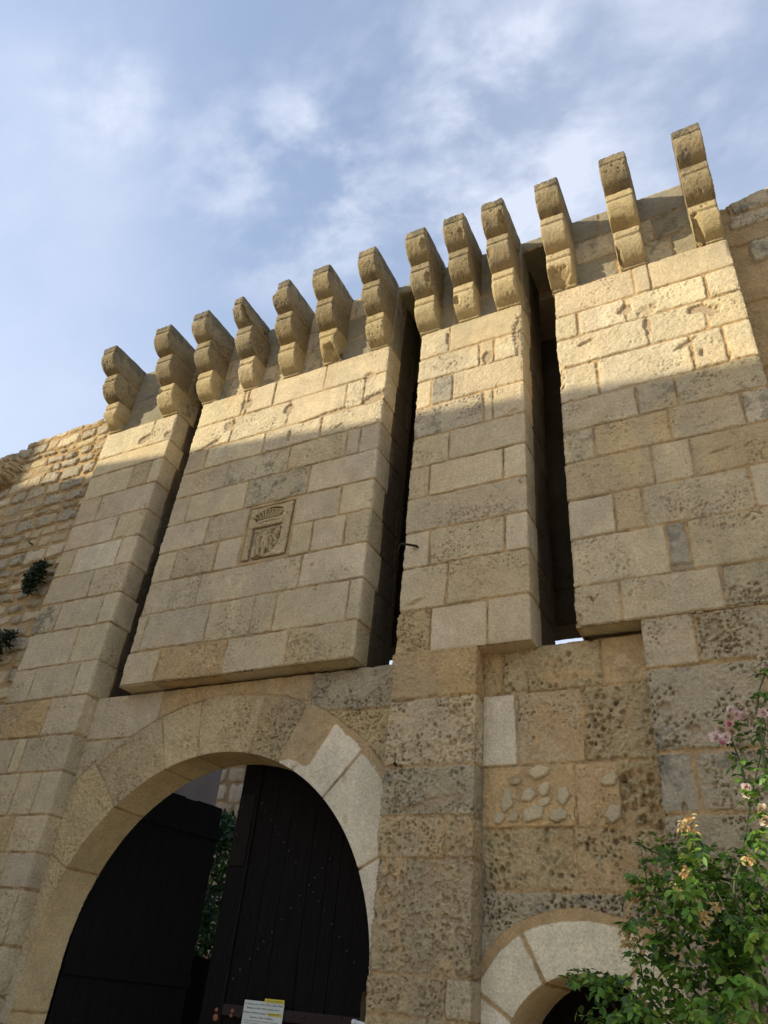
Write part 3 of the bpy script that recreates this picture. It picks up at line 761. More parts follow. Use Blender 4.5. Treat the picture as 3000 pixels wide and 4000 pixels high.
masonry('side_gate_wall', [(-2.33, .2), (-.85, .2)], 0, 0, 4.56, None, 71, .0078, parent=GH, blockfn=sg_blocks, snap=sn, keepf=kp, topback=.45,
        dents=[(-1.15+.07*(i % 4), 3.1+.08*(i//4)+.02*(i % 3), .035, .04, .035, 0) for i in range(16)])
intrados('side_gate_soffit', SX, SZ, SR, .2, .95, [62, 118], 73, 'W', [.45, .9], parent=GH)
# angular stones packed into the mortar of the old patch
def angular(cx, cy, w, h, seed):
    r = random.Random(seed); p = at(1850+.63*cx, 2950+.63*cy, Y=.2)
    q1 = at(1850+.63*(cx+w), 2950+.63*cy, Y=.2); q2 = at(1850+.63*cx, 2950+.63*(cy-h), Y=.2)
    rx = abs(q1[0]-p[0])*r.uniform(.92, 1.08); rz = abs(q2[2]-p[2])*r.uniform(.92, 1.08); bm = bmesh.new(); n = r.randint(5, 6); a0 = r.uniform(0, 6.28)
    for k in range(n):
        a = a0+6.283*k/n+r.uniform(-.22, .22); f = r.uniform(.86, 1.2); ca, sa = math.cos(a), math.sin(a)
        sk = .25*rx*sa
        for (y, g) in ((.03, 1.05), (-.010, 1.0), (-.024+r.uniform(-.004, .004), .80)):
            bm.verts.new((p[0]+rx*f*g*ca+sk*g, .2+y, p[2]+rz*f*g*sa))
    hull = bmesh.ops.convex_hull(bm, input=bm.verts)
    bmesh.ops.delete(bm, geom=[v for v in bm.verts if not v.link_faces], context='VERTS')
    bmesh.ops.bevel(bm, geom=bm.edges[:], offset=.004, segments=1, affect='EDGES')
    me = bpy.data.meshes.new('infill_stone'); bm.to_mesh(me); bm.free()
    a_ = me.color_attributes.new('Col', 'FLOAT_COLOR', 'POINT'); k = r.uniform(.9, 1.08)
    a_.data.foreach_set('color', np.tile(np.array([.46*k, .385*k, .24*k, 1], np.float32), len(me.vertices)))
    me.materials.append(STONE); o = bpy.data.objects.new('infill_stone', me); col.objects.link(o); o.parent = GH
for i, a in enumerate([(405, 105, 62, 40), (340, 245, 50, 52), (435, 210, 40, 45), (555, 255, 52, 62), (205, 290, 42, 80), (160, 390, 45, 36), (248, 383, 33, 42),
                       (365, 360, 70, 52), (522, 375, 55, 45), (870, 370, 55, 60), (440, 290, 40, 36), (265, 165, 36, 22), (840, 150, 60, 46)]): angular(*a, 500+i)
mb = MB()
for i in range(7): mb.box(SX-.72+i*.205, SX-.72+i*.205+.198, .95, 1.0, 0.02, 2.1)
mb.box(SX-.72, SX+.72, .93, .955, 1.62, 1.74); mb.box(SX-.72, SX+.72, .995, 1.02, 0.02, 2.1)
mb.build('side_gate_backing', WOOD, GH)  # dark boards added as backing for the black side opening

# ---- parapet wall between and behind the corbels, thin lintels over the slots, rear wall
def ptop(seed, z=10.43):
    return lambda X: z+0.018*fbm(X, X*0, 3, 3, seed)
for i, (a, b) in enumerate(((XL0, XL1), (XB0, XB1), (XM0, XM1), (XR0, XR1))):
    pl = rand_lay(9.1, 10.43, .42, .46, .5, .9, a, b, 'bbh', 80+i)
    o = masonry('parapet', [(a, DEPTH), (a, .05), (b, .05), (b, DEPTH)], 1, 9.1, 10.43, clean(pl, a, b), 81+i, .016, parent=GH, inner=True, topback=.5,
            cores=[(a+.03, b-.03, .08, DEPTH, 9.0, 10.38)])
def lintel(x0, x1, z0, z1, seed):
    o = masonry('slot_lintel', [(x0, .10), (x1, .10)], 0, z0, z1, [(z0, z1, [], 'b')], seed, .016, parent=GH, soffit=.6, topback=.5, cores=[(x0, x1, .14, DEPTH+.3, z0+.03, z1-.02)])
lintel(XL1-.02, XB0+.02, 10.27, 10.41, 91); lintel(XB1-.02, XM0+.02, 10.26, 10.42, 92); lintel(XM1-.02, XR0+.02, 10.24, 10.44, 93)
def rear_blocks(S, Z):
    return course_blocks(S, Z, RL, -8.8, .5, 95)
RL = rand_lay(5.44, 10.4, .3, .5, .4, .9, -8.8, .5, 'nnn', 95)  # near-black type paints the shade at the back of the slots
masonry('rear_wall', [(-8.8, 1.6), (.5, 1.6)], 0, 5.44, 10.36, RL, 95, .03, parent=GH, soffit=.4, topback=.4, cores=[(-8.8, .5, 1.64, 2.0, 5.47, 10.3), (-8.85, -8.5, .86, 1.62, 4.6, 10.3), (.2, .5, .86, 1.62, 4.6, 10.3), (-8.8, .5, .87, 1.62, 10.1, 10.3), (-8.8, -4.16, .87, 1.62, 4.5, 5.47), (-3.38, -2.12, .87, 1.62, 4.5, 5.47), (-1.50, .5, .87, 1.62, 4.5, 5.47)])  # unseen infill blocks among the cores, added to keep daylight out of the slots

# ---- corbels
def prof(z, zt=10.43, zb=9.1, P=(.65, .44, .23, .02)):
    """projection of the corbel at height z: three stones, each a fillet above a quarter roll"""
    hgt = (zt-zb)/3; t = zt-z; i = min(2, max(0, int(t/hgt))); u = t-i*hgt
    a, b = P[i], P[i+1]
    if u < .118:
        return a+.006
    if u < .142: return a-.020
    v = (u-.142)/(hgt-.142-.025)
    if v >= 1: return b-.026 if i < 2 else b
    w = math.sqrt(max(0.0, 1-v**2.2))
    return b-.026+(a+.026-b)*w+.016*math.sin(math.pi*min(1, v*1.4))*(1-v)
def corbel(x0, x1, seed, P=(.65, .44, .23, .02), dents=(), narrow=None, types='kkf', label=None, grey=0.0, zt=10.43):
    zb = 9.1
    zs = list(np.linspace(zb, zt, 120)); ps = [prof(z, zt, zb, P) for z in zs]
    zs = [zb-.012, zb-.010, zb-.006]+zs; ps = [-.06, -.02, .01]+ps
    zs += [zt+.004]*5; ps += [P[0]*k for k in (.8, .6, .4, .2, 0.0)]
    nS, nF = 26, 28
    rows = []; Ss = []; Zs = []; Ns = []; Dd = []
    r = random.Random(seed)
    hgt = (zt-zb)/3
    for z, p in zip(zs, ps):
        xa, xb = x0, x1
        if narrow:
            for (za, zc, da, db) in narrow:
                k = smooth(np.array((z-za)/.06))*smooth(np.array((zc-z)/.06)); xa += da*float(k); xb -= db*float(k)
        yb = .08
        ys = np.linspace(yb, -p, nS); xs = np.linspace(xa, xb, nF)
        row = [(xa, y, -1, 0) for y in ys[:-1]]+[(x, -p, 0, -1) for x in xs]+[(xb, y, 1, 0) for y in ys[::-1][1:]]
        row = [(x, y, nx, ny) for x, y, nx, ny in row]
        rr_ = []
        for q, (x, y, nx, ny) in enumerate(row):
            if q == nS-1: nx, ny = -.7, -.7
            if q == nS-1+nF-1: nx, ny = .7, -.7
            rr_.append((x, y, nx, ny))
        rows.append(rr_)
    A = np.array(rows); X = A[..., 0]; Y = A[..., 1]; NX = A[..., 2]; NY = A[..., 3]
    Z = np.repeat(np.array(zs)[:, None], X.shape[1], 1)
    S = X+np.where(NX > .5, -Y, 0)+np.where(NX < -.5, Y, 0)
    S = S+seed*3.1
    k = np.clip(((zt-Z)/hgt).astype(int), 0, 2)
    d = np.minimum(np.abs((zt-Z)-k*hgt-0*hgt), np.abs((k+1)*hgt-(zt-Z))); d = np.where((k == 0) & ((zt-Z) < hgt/2), .2, d); d = np.where((k == 2) & ((zt-Z) > 2.5*hgt), .2, d)
    tid = np.array([TKEYS.index(t) for t in types])[k]
    dn = [(x+seed*3.1, z, a, b, dp, an) for (x, z, a, b, dp, an) in dents]
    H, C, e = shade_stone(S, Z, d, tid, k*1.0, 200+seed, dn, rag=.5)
    # distance to the two front arrises: rounded and chipped
    cx = np.minimum(np.abs(X-X[:, [nS-1]])+np.abs(Y-Y[:, [nS-1]]), np.abs(X-X[:, [nS+nF-2]])+np.abs(Y-Y[:, [nS+nF-2]]))
    sid = np.where(X > (x0+x1)/2, 5.0, 0.0)+seed
    w = .005+.018*np.maximum(0, fbm(sid, Z, 5, 3, seed)+.1)+.012*np.maximum(0, fbm(sid, Z, 16, 2, seed))
    H = H-w*smooth(1-cx/.022)
    ln = np.sqrt(NX**2+NY**2); P3 = np.stack([X+NX/ln*H, Y+NY/ln*H, Z], -1)
    P3[:3, :, 2] = Z[:3]; P3[-6:, :, 2] += .012*fbm(X[-6:], Y[-6:], 12, 3, seed)
    weath = smooth((Z-10.15)/.25)*.72+smooth((Z-9.5)/.5)*.12+grey
    lf = smooth((fbm(X*1.0+Y, Z+Y, 7, 4, seed+1, .65)+weath*1.4-.75)/.5)[..., None]
    C = C*(1-lf*.7)+np.array([.095, .088, .070])*lf*.7
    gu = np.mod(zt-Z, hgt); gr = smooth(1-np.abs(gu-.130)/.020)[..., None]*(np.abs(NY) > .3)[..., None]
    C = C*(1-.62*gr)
    o = grid_mesh('corbel', P3, C, None, STONE, GH)
    if label: o['label'] = label
    return o
CB = [(-8.80, -8.52), (-7.66, -7.35), (-6.88, -6.59), (-6.09, -5.81), (-5.37, -5.09), (-4.69, -4.40), (-3.94, -3.66),
      (-3.20, -2.91), (-2.65, -2.36), (-2.12, -1.82), (-1.41, -1.11), (-.60, -.29), (.24, .55)]
kw = [dict(label='leftmost corbel with a rounded battered foot', grey=.25, narrow=[(9.1, 9.3, .05, .05)]),
      dict(dents=[(-7.62, 9.42, .06, .07, .05, 0)]),
      dict(grey=.25),
      dict(label='corbel with a broken tip', narrow=[(10.2, 10.6, 0, .12), (10.05, 10.25, .0, .04)], dents=[(-5.84, 10.15, .10, .20, .10, 0)], grey=.1),
      dict(label='corbel with a narrow chipped top stone', narrow=[(10.17, 10.6, .07, .0)]),
      dict(label='corbel with a chipped yellow foot', dents=[(-4.5, 9.20, .12, .10, .07, 0)], narrow=[(9.1, 9.45, .03, .03)]),
      dict(), dict(dents=[(-2.93, 10.15, .06, .10, .04, 0), (-2.93, 9.7, .06, .08, .04, 0)]),
      dict(label='corbel with a broken patch on its foot', dents=[(-2.61, 9.3, .06, .07, .05, 0), (-2.4, 10.1, .05, .06, .03, 0)]),
      dict(dents=[(-1.85, 10.1, .06, .12, .05, 0), (-2.08, 9.72, .05, .08, .02, 0)]),
      dict(label='corbel with a broken ochre foot', dents=[(-1.30, 9.2, .16, .12, .08, 20)], types='kff'),
      dict(label='dark topped corbel with a gap above its foot', dents=[(-.52, 9.58, .16, .05, .06, 0), (-.60, 9.2, .07, .12, .06, 0)], grey=.12, types='kff'),
      dict(label='rightmost corbel beside the rubble wall, its foot cut away on the left', dents=[(.27, 9.25, .10, .22, .09, 0)], grey=.12, types='kkf')]
for i, (a, b) in enumerate(CB): corbel(a, b, i+1, **kw[i])

# ---- carved coat of arms: crown over a shield with a spread bird
def crest():
    o0 = np.array([125., 1720.]); U = np.array([1120., -230.]); W = np.array([270., -1250.])
    Mi = np.linalg.inv(np.stack([U, W], 1))
    x0, x1, z0, z1 = -5.415, -4.765, 6.025, 6.795
    def uv(p): 
        q = Mi@(np.array(p, float)-o0); return q   # 0..1 over the whole opening
    ox0, ox1, oz0, oz1 = -5.465, -4.715, 5.975, 6.83
    def w(p): q = uv(p); return (ox0+q[0]*(ox1-ox0), oz0+q[1]*(oz1-oz0))
    nx, nz = 190, 220
    X, Z = np.meshgrid(np.linspace(x0, x1, nx), np.linspace(z0, z1, nz))
    def cap(pts):
        pts = [w(p) for p in pts]; best = np.full(X.shape, 9.0)
        for (a, b), (c, d) in zip(pts[:-1], pts[1:]):
            vx, vz = c-a, d-b; t = np.clip(((X-a)*vx+(Z-b)*vz)/(vx*vx+vz*vz+1e-9), 0, 1)
            best = np.minimum(best, np.hypot(X-a-vx*t, Z-b-vz*t))
        return best
    def inside(pts):
        pts = [w(p) for p in pts]; c = np.zeros(X.shape, bool); j = len(pts)-1
        for i in range(len(pts)):
            xi, zi = pts[i]; xj, zj = pts[j]
            c ^= ((zi > Z) != (zj > Z)) & (X < (xj-xi)*(Z-zi)/(zj-zi+1e-12)+xi); j = i
        return c
    X0, Z0 = X, Z
    H = np.zeros(X.shape)
    crown = [(580, 850), (1070, 750), (1200, 540), (1190, 465), (1080, 440), (900, 465), (700, 560), (560, 640), (530, 700)]
    ci = inside(crown); H = np.where(ci, -.028, H)
    H = np.maximum(H, np.where(ci, -.004-.5*np.maximum(0, cap([(620, 800), (850, 755), (1070, 690)])-.035), -9))
    for y, in ((700,), (770,)):
        g_ = cap([(600, y+35), (850, y-25), (1075, y-55)]); H = H-.014*smooth(1-g_/.008)
    tips = [(570, 690), (648, 635), (722, 592), (803, 562), (885, 525), (965, 515), (1040, 515), (1115, 515), (1180, 520)]
    for i, t in enumerate(tips):
        foot = (620+i*52, 720-i*11)
        a = cap([t, foot]); H = np.maximum(H, .004-.030*smooth(a/.016-.25))
        wx, wz = w(t); rr = np.hypot(X-wx, Z-wz); H = np.maximum(H, .010*np.sqrt(np.clip(1-(rr/.018)**2, 0, 1))+np.where(rr < .018, 0, -9))
    shield = [(500, 935), (1140, 800), (1105, 1090), (1020, 1240), (930, 1370), (700, 1500), (520, 1560), (375, 1600)]
    si = inside(shield); dse = cap(shield+[shield[0]])
    H = np.where(si, -.012*smooth(dse/.012)-.026*smooth(1-np.abs(dse-.016)/.016), H)
    H = H-.022*smooth(1-cap([(500, 935), (1140, 800)])/.020)-.018*smooth(1-cap([(500, 935), (370, 1600)])/.018)
    def lump(pts, r, h):
        a = cap(pts); return np.where(a < r, -.016+h*np.sqrt(np.clip(1-(a/r)**2, 0, 1)), -9)
    F = [lump([(800, 1040), (750, 1200), (740, 1300)], .052, .034), lump([(860, 960), (840, 1010)], .030, .030), lump([(905, 940), (940, 910)], .020, .026),
         lump([(740, 1330), (700, 1450), (680, 1540)], .028, .026), lump([(820, 1330), (890, 1300), (870, 1410)], .022, .026), lump([(680, 1330), (590, 1340), (600, 1460)], .026, .026),
         lump([(760, 1060), (640, 1080), (590, 1200)], .026, .022), lump([(590, 1180), (610, 1290)], .020, .020), lump([(850, 1080), (960, 1060), (1060, 950)], .028, .024),
         lump([(950, 1080), (1010, 1180), (960, 1240)], .024, .022), lump([(880, 1110), (900, 1210)], .020, .018), lump([(640, 1000), (560, 970)], .018, .014), lump([(520, 1330), (480, 1500)], .03, .014)]
    for f_ in F: H = np.where(si, np.maximum(H, f_), H)
    for a_, b_ in (((940, 1000), (1080, 900)), ((960, 1060), (1080, 960)), ((640, 1130), (600, 1230)), ((870, 1120), (880, 1230)), ((720, 1080), (700, 1290))):
        H = H-.006*smooth(1-cap([a_, b_])/.006)
    pt = pits(X, Z, .022, 5, .6)*smooth((fbm(X, Z, 7, 3, 3)+.4)/.5)
    H = H+.003*fbm(X, Z, 40, 4, 9, .65)-.009*pt
    ed = np.minimum(np.minimum(X-x0, x1-X), np.minimum(Z-z0, z1-Z))
    ed2 = ed+.010*fbm(X, Z, 16, 3, 2)
    H = H-.035*smooth(1-ed2/.014)
    base = np.array([.44, .36, .21]); C = base*(1+.14*fbm(X, Z, 6, 4, 1))[..., None]
    C = C*(1-.40*pt)[..., None]*(1-.74*smooth((-H-.004)/.018))[..., None]  # hollows of the carving painted darker with depth, as shade
    dk = smooth((fbm(X, Z, 20, 4, 12, .7)-.35)/.3)[..., None]; C = C*(1-.5*dk)+np.array([.14, .12, .09])*.5*dk
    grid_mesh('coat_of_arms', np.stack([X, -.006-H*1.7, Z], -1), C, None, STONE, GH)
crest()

# ---- gate leaves
def leaf_planks(mb, x0, x1, y0, z0, z1, joints, seed, slit=None):
    r = random.Random(seed); e = [x0]+joints+[x1]
    for a, b in zip(e[:-1], e[1:]):
        t = z1+r.uniform(-.03, .03); dy = r.uniform(0, .008)
        mb.box(a+.003, b-.003, y0+dy, y0+.055, z0, t)
rl = empty('dummy', (0, 0, 0), None, None); bpy.data.objects.remove(rl)
pj = sorted([float(at(700+x*.54249, 2800+1500*.54249, Y=.69)[0]) for x in (560, 690, 880, 1010, 1110, 1250)])
mb = MB(); XF = -5.27
r = random.Random(5); e = [XF+.24]+pj+[-3.1]
sl = [float(at(700+.54249*x, 2800+.54249*y, Y=.69)[q]) for x, y in ((815, 2090), (835, 2090), (860, 1700)) for q in (0, 2)]
for i, (a, b) in enumerate(zip(e[:-1], e[1:])):
    dy = r.uniform(0, .008); y0 = .69+dy; zt = 3.95
    lo, hi = a+.003, b-.003
    if abs(a-sl[0]) < .10:
        # the plank beside the slit has shrunk away along its left edge
        q = [(lo, y0, 0.02), (hi, y0, 0.02), (hi, y0, zt), (lo, y0, zt), (lo, y0, sl[5]), (lo+.034, y0, sl[1]), (lo+.034, y0, sl[1]-.02), (lo, y0, sl[1]-.02)]
        mb.prism(q, (0, .045, 0))
    else: mb.box(lo, hi, y0, .74, .02, zt)
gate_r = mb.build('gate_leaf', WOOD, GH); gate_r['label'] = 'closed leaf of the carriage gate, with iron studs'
mb = MB(); mb.box(XF, XF+.235, .675, .75, .02, 3.97); mb.build('meeting_stile', WOOD, gate_r)
mb = MB(); mb.box(XF+.225, XF+.24, .668, .69, .02, 3.3); mb.build('cover_strip', WOODB, gate_r)
mb = MB(); mb.box(XF+.01, XF+.20, .662, .676, 2.75, 3.45); b_ = at(700+.54249*440, 2800+.54249*880, Y=.66)
mb.build('lock_plate', WOODB, gate_r)
mb = MB(); mb.box(XF+.25, -3.1, .665, .692, 1.50, 1.585); mb.build('iron_strap', RUST, gate_r)
ST = [(565, 570), (595, 625), (625, 680), (660, 745), (692, 792), (725, 850), (755, 902), (792, 965), (842, 1047), (868, 1290), (805, 1380), (740, 1460), (670, 1550), (610, 1618), (567, 1672), (510, 1742), (450, 1822), (400, 1888),
      (1087, 1022), (1030, 1092), (978, 1160), (937, 1212), (968, 1262), (1007, 1330), (1047, 1395), (1100, 1492), (1155, 1585), (1208, 1687), (1262, 1768), (465, 660), (450, 735), (425, 850), (440, 2160), (520, 2175), (820, 2150), (905, 2165), (975, 2160), (1090, 2160), (1170, 2165)]
for x, y in ST:
    p = at(700+.54249*x, 2800+.54249*y, Y=.688); mb = MB(); mb.dome((p[0], .690 if p[2] > 1.6 and x > 480 else .664, p[2]), (0, -1, 0), .012, .012, 7); mb.build('iron_stud', IRON, gate_r, smooth_shade=True)
for x, y, s_ in ((385, 2118, .02), (375, 2152, .017), (270, 2110, .018), (262, 2165, .03)):
    p = at(700+.54249*x, 2800+.54249*y, Y=.67); mb = MB(); mb.dome((p[0], .668, p[2]), (0, -1, 0), s_, .012, 9); mb.build('rusty_stud', ORUST, gate_r, smooth_shade=True)
# open leaf, hinged on the left jamb and swung inwards
hx, hy, ex, ey = -7.22, .70, -6.90, 2.40
L_ = math.hypot(ex-hx, ey-hy); ux, uy = (ex-hx)/L_, (ey-hy)/L_
mb = MB(); r = random.Random(9)
for i in range(8):
    a, b = L_*i/8+.002, L_*(i+1)/8-.002; zt = 3.76+r.uniform(-.012, .008)
    p0 = (hx+ux*a, hy+uy*a, .02); p1 = (hx+ux*b, hy+uy*b, .02)
    mb.prism([p0, p1, (p1[0], p1[1], zt+r.uniform(-.01, .01)), (p0[0], p0[1], zt)], (-uy*.05, ux*.05, 0))
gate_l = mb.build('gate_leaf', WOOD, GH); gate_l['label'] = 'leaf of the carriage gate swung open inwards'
mb = MB()
for z in (3.35, 1.7, .4): mb = MB(); mb.prism([(hx+uy*.03, hy-ux*.03, z), (ex+uy*.03, ey-ux*.03, z), (ex+uy*.03, ey-ux*.03, z+.12), (hx+uy*.03, hy-ux*.03, z+.12)], (-uy*.03, ux*.03, 0)); mb.build('rail', WOOD, gate_l)

# ================================================================== rubble curtain walls
def ltop(X):
    return np.where(X < -11.25, 9.62, 9.73)+.05*fbm(X, X*0, 1.1, 2, 4)+.05*fbm(X, X*0, 5.5, 3, 6)+.06*smooth((X+9.7)/.6)
RLAY = rand_lay(0, 10.2, .15, .30, .20, .50, -14, -8.8, 'ggtu', 111)
def rub_blocks(lay_, seed, amp=1.0, x0=-30, x1=30):
    def fn(S, Z):
        Sw = S+amp*(.05*fbm(S, Z, 2.6, 3, seed+1)+.024*fbm(S, Z, 10, 3, seed+2)); Zw = Z+amp*(.055*fbm(S, Z, 1.7, 3, seed+3)+.024*fbm(S, Z, 10, 3, seed+4))
        zb = np.array([r_[0] for r_ in lay_]+[lay_[-1][1]])
        k = np.clip(np.searchsorted(zb, Zw, side='right')-1, 0, len(lay_)-1)
        lo = np.zeros_like(S); hi = np.zeros_like(S); tid = np.zeros(S.shape, np.int64); bid = np.zeros_like(S)
        for i, (za, zc, js, ty) in enumerate(lay_):
            msk = k == i
            if not msk.any(): continue
            jn = np.array([-99.]+js+[99.]); q = np.clip(np.searchsorted(jn, Sw[msk])-1, 0, len(jn)-2)
            lo[msk] = jn[q]; hi[msk] = jn[q+1]; tid[msk] = np.array([TKEYS.index(t) for t in ty])[q]; bid[msk] = i*53.0+q
        a = (hash2(bid, 2.2, seed)-.5)*.35
        xm = (lo+hi)/2; zm = (zb[k]+zb[k+1])/2
        Xs = Sw+a*(Zw-zm); Zs = Zw-a*.35*(Sw-xm)
        sh = .008+.022*hash2(bid, 4.4, seed)
        q1, q2, q3, q4 = [.002+.030*hash2(bid, 11.+t_, seed)**1.5 for t_ in range(4)]
        dx_ = np.minimum(Xs-lo-q1, hi-Xs-q2)-sh*.5; dz_ = np.minimum(Zs-zb[k]-q3, zb[k+1]-Zs-q4)-sh*.5
        rc = .03+.04*hash2(bid, 6.6, seed)
        d = np.where((dx_ < rc) & (dz_ < rc), rc-np.hypot(rc-dx_, rc-dz_), np.minimum(dx_, dz_))
        return d, tid, bid
    return fn
LW = masonry('rubble_wall', [(-14, .16), (-8.82, .16)], 0, 0, 10.2, None, 113, .011, RUBBLE, None, top=ltop, blockfn=rub_blocks(RLAY, 113), dome=.004,
        dents=[(-11.45, 9.12, .38, .30, -.16, 15), (-11.5, 8.72, .34, .10, .10, 10), (-9.1, 8.85, .12, .30, .03, 0), (-9.0, 7.6, .2, .5, .02, 0)], cores=[(-14, -8.8, .22, .95, 0, 9.58)])
tag(LW, 'long rubble curtain wall of small rough stones running left of the gatehouse', 'wall')
def rtop(X): return 10.12+.05*fbm(X, X*0, 1.7, 2, 14)+.05*fbm(X, X*0, 6, 3, 16)+.06*smooth((X-.8)/.3)
RLAY2 = rand_lay(0, 10.6, .22, .42, .3, .75, .5, 6, 'hgqh', 121)
RW = masonry('rubble_wall', [(.50, .34), (6, .34)], 0, 0, 10.6, None, 123, .013, RUBBLE, None, top=rtop, blockfn=rub_blocks(RLAY2, 123, .8), dome=.012, cores=[(.5, 6, .40, 1.1, 0, 9.98)])
tag(RW, 'dark rubble curtain wall of larger stones beyond the rightmost corbel', 'wall')
# ================================================================== building behind the gate, and unseen houses added to cast shade
def house(name, label, pts, zt, wall_mat, roof_rise, wins, group=None):
    """pts: footprint corners (4), ridge along the first edge"""
    cx = sum(p[0] for p in pts)/4; cy = sum(p[1] for p in pts)/4
    H_ = empty(name, (0, 0, 0), label, 'house')
    mb = MB(); mb.prism([(x, y, 0) for x, y in pts], (0, 0, zt)); w_ = mb.build('wall', wall_mat, H_, (0.42, 0.36, 0.27))
    a, b, c, d = [Vector((x, y, zt)) for x, y in pts]
    r0 = (a+d)/2+Vector((0, 0, roof_rise)); r1 = (b+c)/2+Vector((0, 0, roof_rise))
    ux_ = (b-a).normalized()*.3; vy = (d-a).normalized()*.35
    v = [a-ux_-vy, b+ux_-vy, c+ux_+vy, d-ux_+vy, r0-ux_, r1+ux_]; lowv = Vector((0, 0, -.12))
    v2 = [q+lowv for q in v]
    f = [(0, 1, 5, 4), (2, 3, 4, 5), (0, 4, 3), (1, 2, 5), (6, 10, 11, 7), (8, 11, 10, 9), (0, 6, 7, 1), (2, 8, 9, 3), (6, 9, 10), (7, 11, 8), (0, 3, 9, 6), (1, 7, 8, 2)]
    mesh_obj('roof', v+v2, f, TILE, H_)
    e1 = (b-a); L = e1.length; e1 = e1.normalized(); nrm = Vector((e1.y, -e1.x, 0))
    for (u, z, w, h, side) in wins:
        o_ = (a if side == 0 else d)+e1*u; n_ = nrm*(1 if side == 0 else -1)*.03
        p = Vector((o_.x, o_.y, z))+n_
        fr = MB(); fr.prism([p, p+e1*w, p+e1*w+Vector((0, 0, h)), p+Vector((0, 0, h))], -n_*1.6); wf = fr.build('window', PLASTER, H_)
        pn = MB(); q = p+n_*.3+e1*.06+Vector((0, 0, .06)); pn.prism([q, q+e1*(w-.12), q+e1*(w-.12)+Vector((0, 0, h-.12)), q+Vector((0, 0, h-.12))], -n_*.25); pn.build('pane', GLASS, wf)
    return H_

# courtyard range seen through the open gate leaf
CL = rand_lay(0, 6.8, .2, .42, .25, .6, -13, -3, 'wsws', 131)
CY = empty('courtyard_house', (-8, 7.5, 0), 'pale grey stone building in the courtyard seen through the half open gate', 'building')
CYW = stone_mat('pale_grey_stone', tint=(1.0, 1.02, 1.12))
cw = masonry('wall', [(-14, 6), (-3, 6)], 0, 0, 6.8, None, 133, .03, CYW, CY, blockfn=rub_blocks(CL, 133, .8), dome=.01, cores=[(-14, -3, 6.06, 10, 0, 6.8)])
rf = mesh_obj('roof', [(-14.3, 5.9, 6.8), (-2.7, 5.9, 6.8), (-2.7, 10.3, 6.8), (-14.3, 10.3, 6.8), (-14.3, 8, 7.25), (-2.7, 8, 7.25)],
              [(0, 1, 5, 4), (2, 3, 4, 5), (0, 4, 3), (1, 2, 5), (0, 3, 2, 1)], TILE, CY)
for o_ in (cw, rf): o_.location = (8, -7.5, 0)

# unseen house added opposite, behind the camera, its ridge placed to shade the lower part of the gatehouse
def up_sun(x, z, H, y=0.0):
    t = (H-z)/SUN_DIR.z; return Vector((x+SUN_DIR.x*t, y+SUN_DIR.y*t, H))
HR = 13.5
ra = up_sun(-8.5, 8.43, HR); rb = up_sun(.55, 7.20, HR)
dd_ = (rb-ra).normalized(); A_ = ra-dd_*9.0; B_ = up_sun(.82, 7.15, HR)
pn_ = Vector((dd_.y, -dd_.x, 0)); 
if pn_.y > 0: pn_ = -pn_
def foot(p, k): q = p+pn_*k-dd_*(k*.55 if p is B_ else 0); return (q.x, q.y)
house('shade_house', 'unseen long house added opposite to shade the lower gatehouse', [foot(A_, 3.6), foot(B_, 3.6), foot(B_, -3.6), foot(A_, -3.6)], HR-3.0, HOUSE, 3.0,
      [(2+i*3.2, z, 1.1, 1.7, 1) for i in range(6) for z in (1.2, 4.6, 7.8)])
# a taller unseen block, added further left, keeps the sun off the left part of the curtain wall
ta = up_sun(-10.95, 9.9, 18.0, .1); 
TB = [(ta.x-16, ta.y-5), (ta.x-6.6, ta.y-5), (ta.x, ta.y+0.0), (ta.x-9, ta.y+0.0)]
house('shade_house', 'unseen tall house added opposite to shade the left curtain wall', TB, 19.5, HOUSE, 2.0, [(2, z, 1.0, 1.6, 1) for z in (2, 6, 10, 14)])

# ================================================================== plants
class Leaves:
    def __init__(s): s.v = []; s.f = []; s.c = []
    def leaf(s, p, d, n, L, W, c, fold=.25, droop=.15):
        p = Vector(p); d = Vector(d).normalized(); n = Vector(n); n = (n-d*n.dot(d)); n = n.normalized() if n.length > 1e-4 else d.orthogonal().normalized(); w = d.cross(n)
        k = len(s.v)
        prof_ = ((0, 0), (.25, .75), (.55, 1.0), (.82, .55))
        mid = []; 
        for t, ww in prof_+((1.0, 0),):
            mid.append(p+d*L*t-n*L*droop*t*t)
        s.v.append(tuple(mid[0])); 
        for i, (t, ww) in enumerate(prof_[1:], 1):
            up = n*W*.5*ww*fold
            s.v += [tuple(mid[i]-w*W*.5*ww+up), tuple(mid[i]), tuple(mid[i]+w*W*.5*ww+up)]
        s.v.append(tuple(mid[4])); e = k+10
        s.f += [(k, k+2, k+1), (k, k+3, k+2), (k+1, k+2, k+5, k+4), (k+2, k+3, k+6, k+5), (k+4, k+5, k+8, k+7), (k+5, k+6, k+9, k+8), (k+7, k+8, e), (k+8, k+9, e)]
        s.c += [c]*11
    def build(s, name, mat, parent):
        me = bpy.data.meshes.new(name); me.from_pydata(s.v, [], s.f); me.update()
        me.polygons.foreach_set('use_smooth', [True]*len(me.polygons))
        a = me.color_attributes.new('Col', 'FLOAT_COLOR', 'POINT')
        a.data.foreach_set('color', np.concatenate([np.array(s.c, np.float32), np.ones((len(s.c), 1), np.float32)], 1).ravel())
        me.materials.append(mat); o = bpy.data.objects.new(name, me); col.objects.link(o); o.parent = parent
        return o
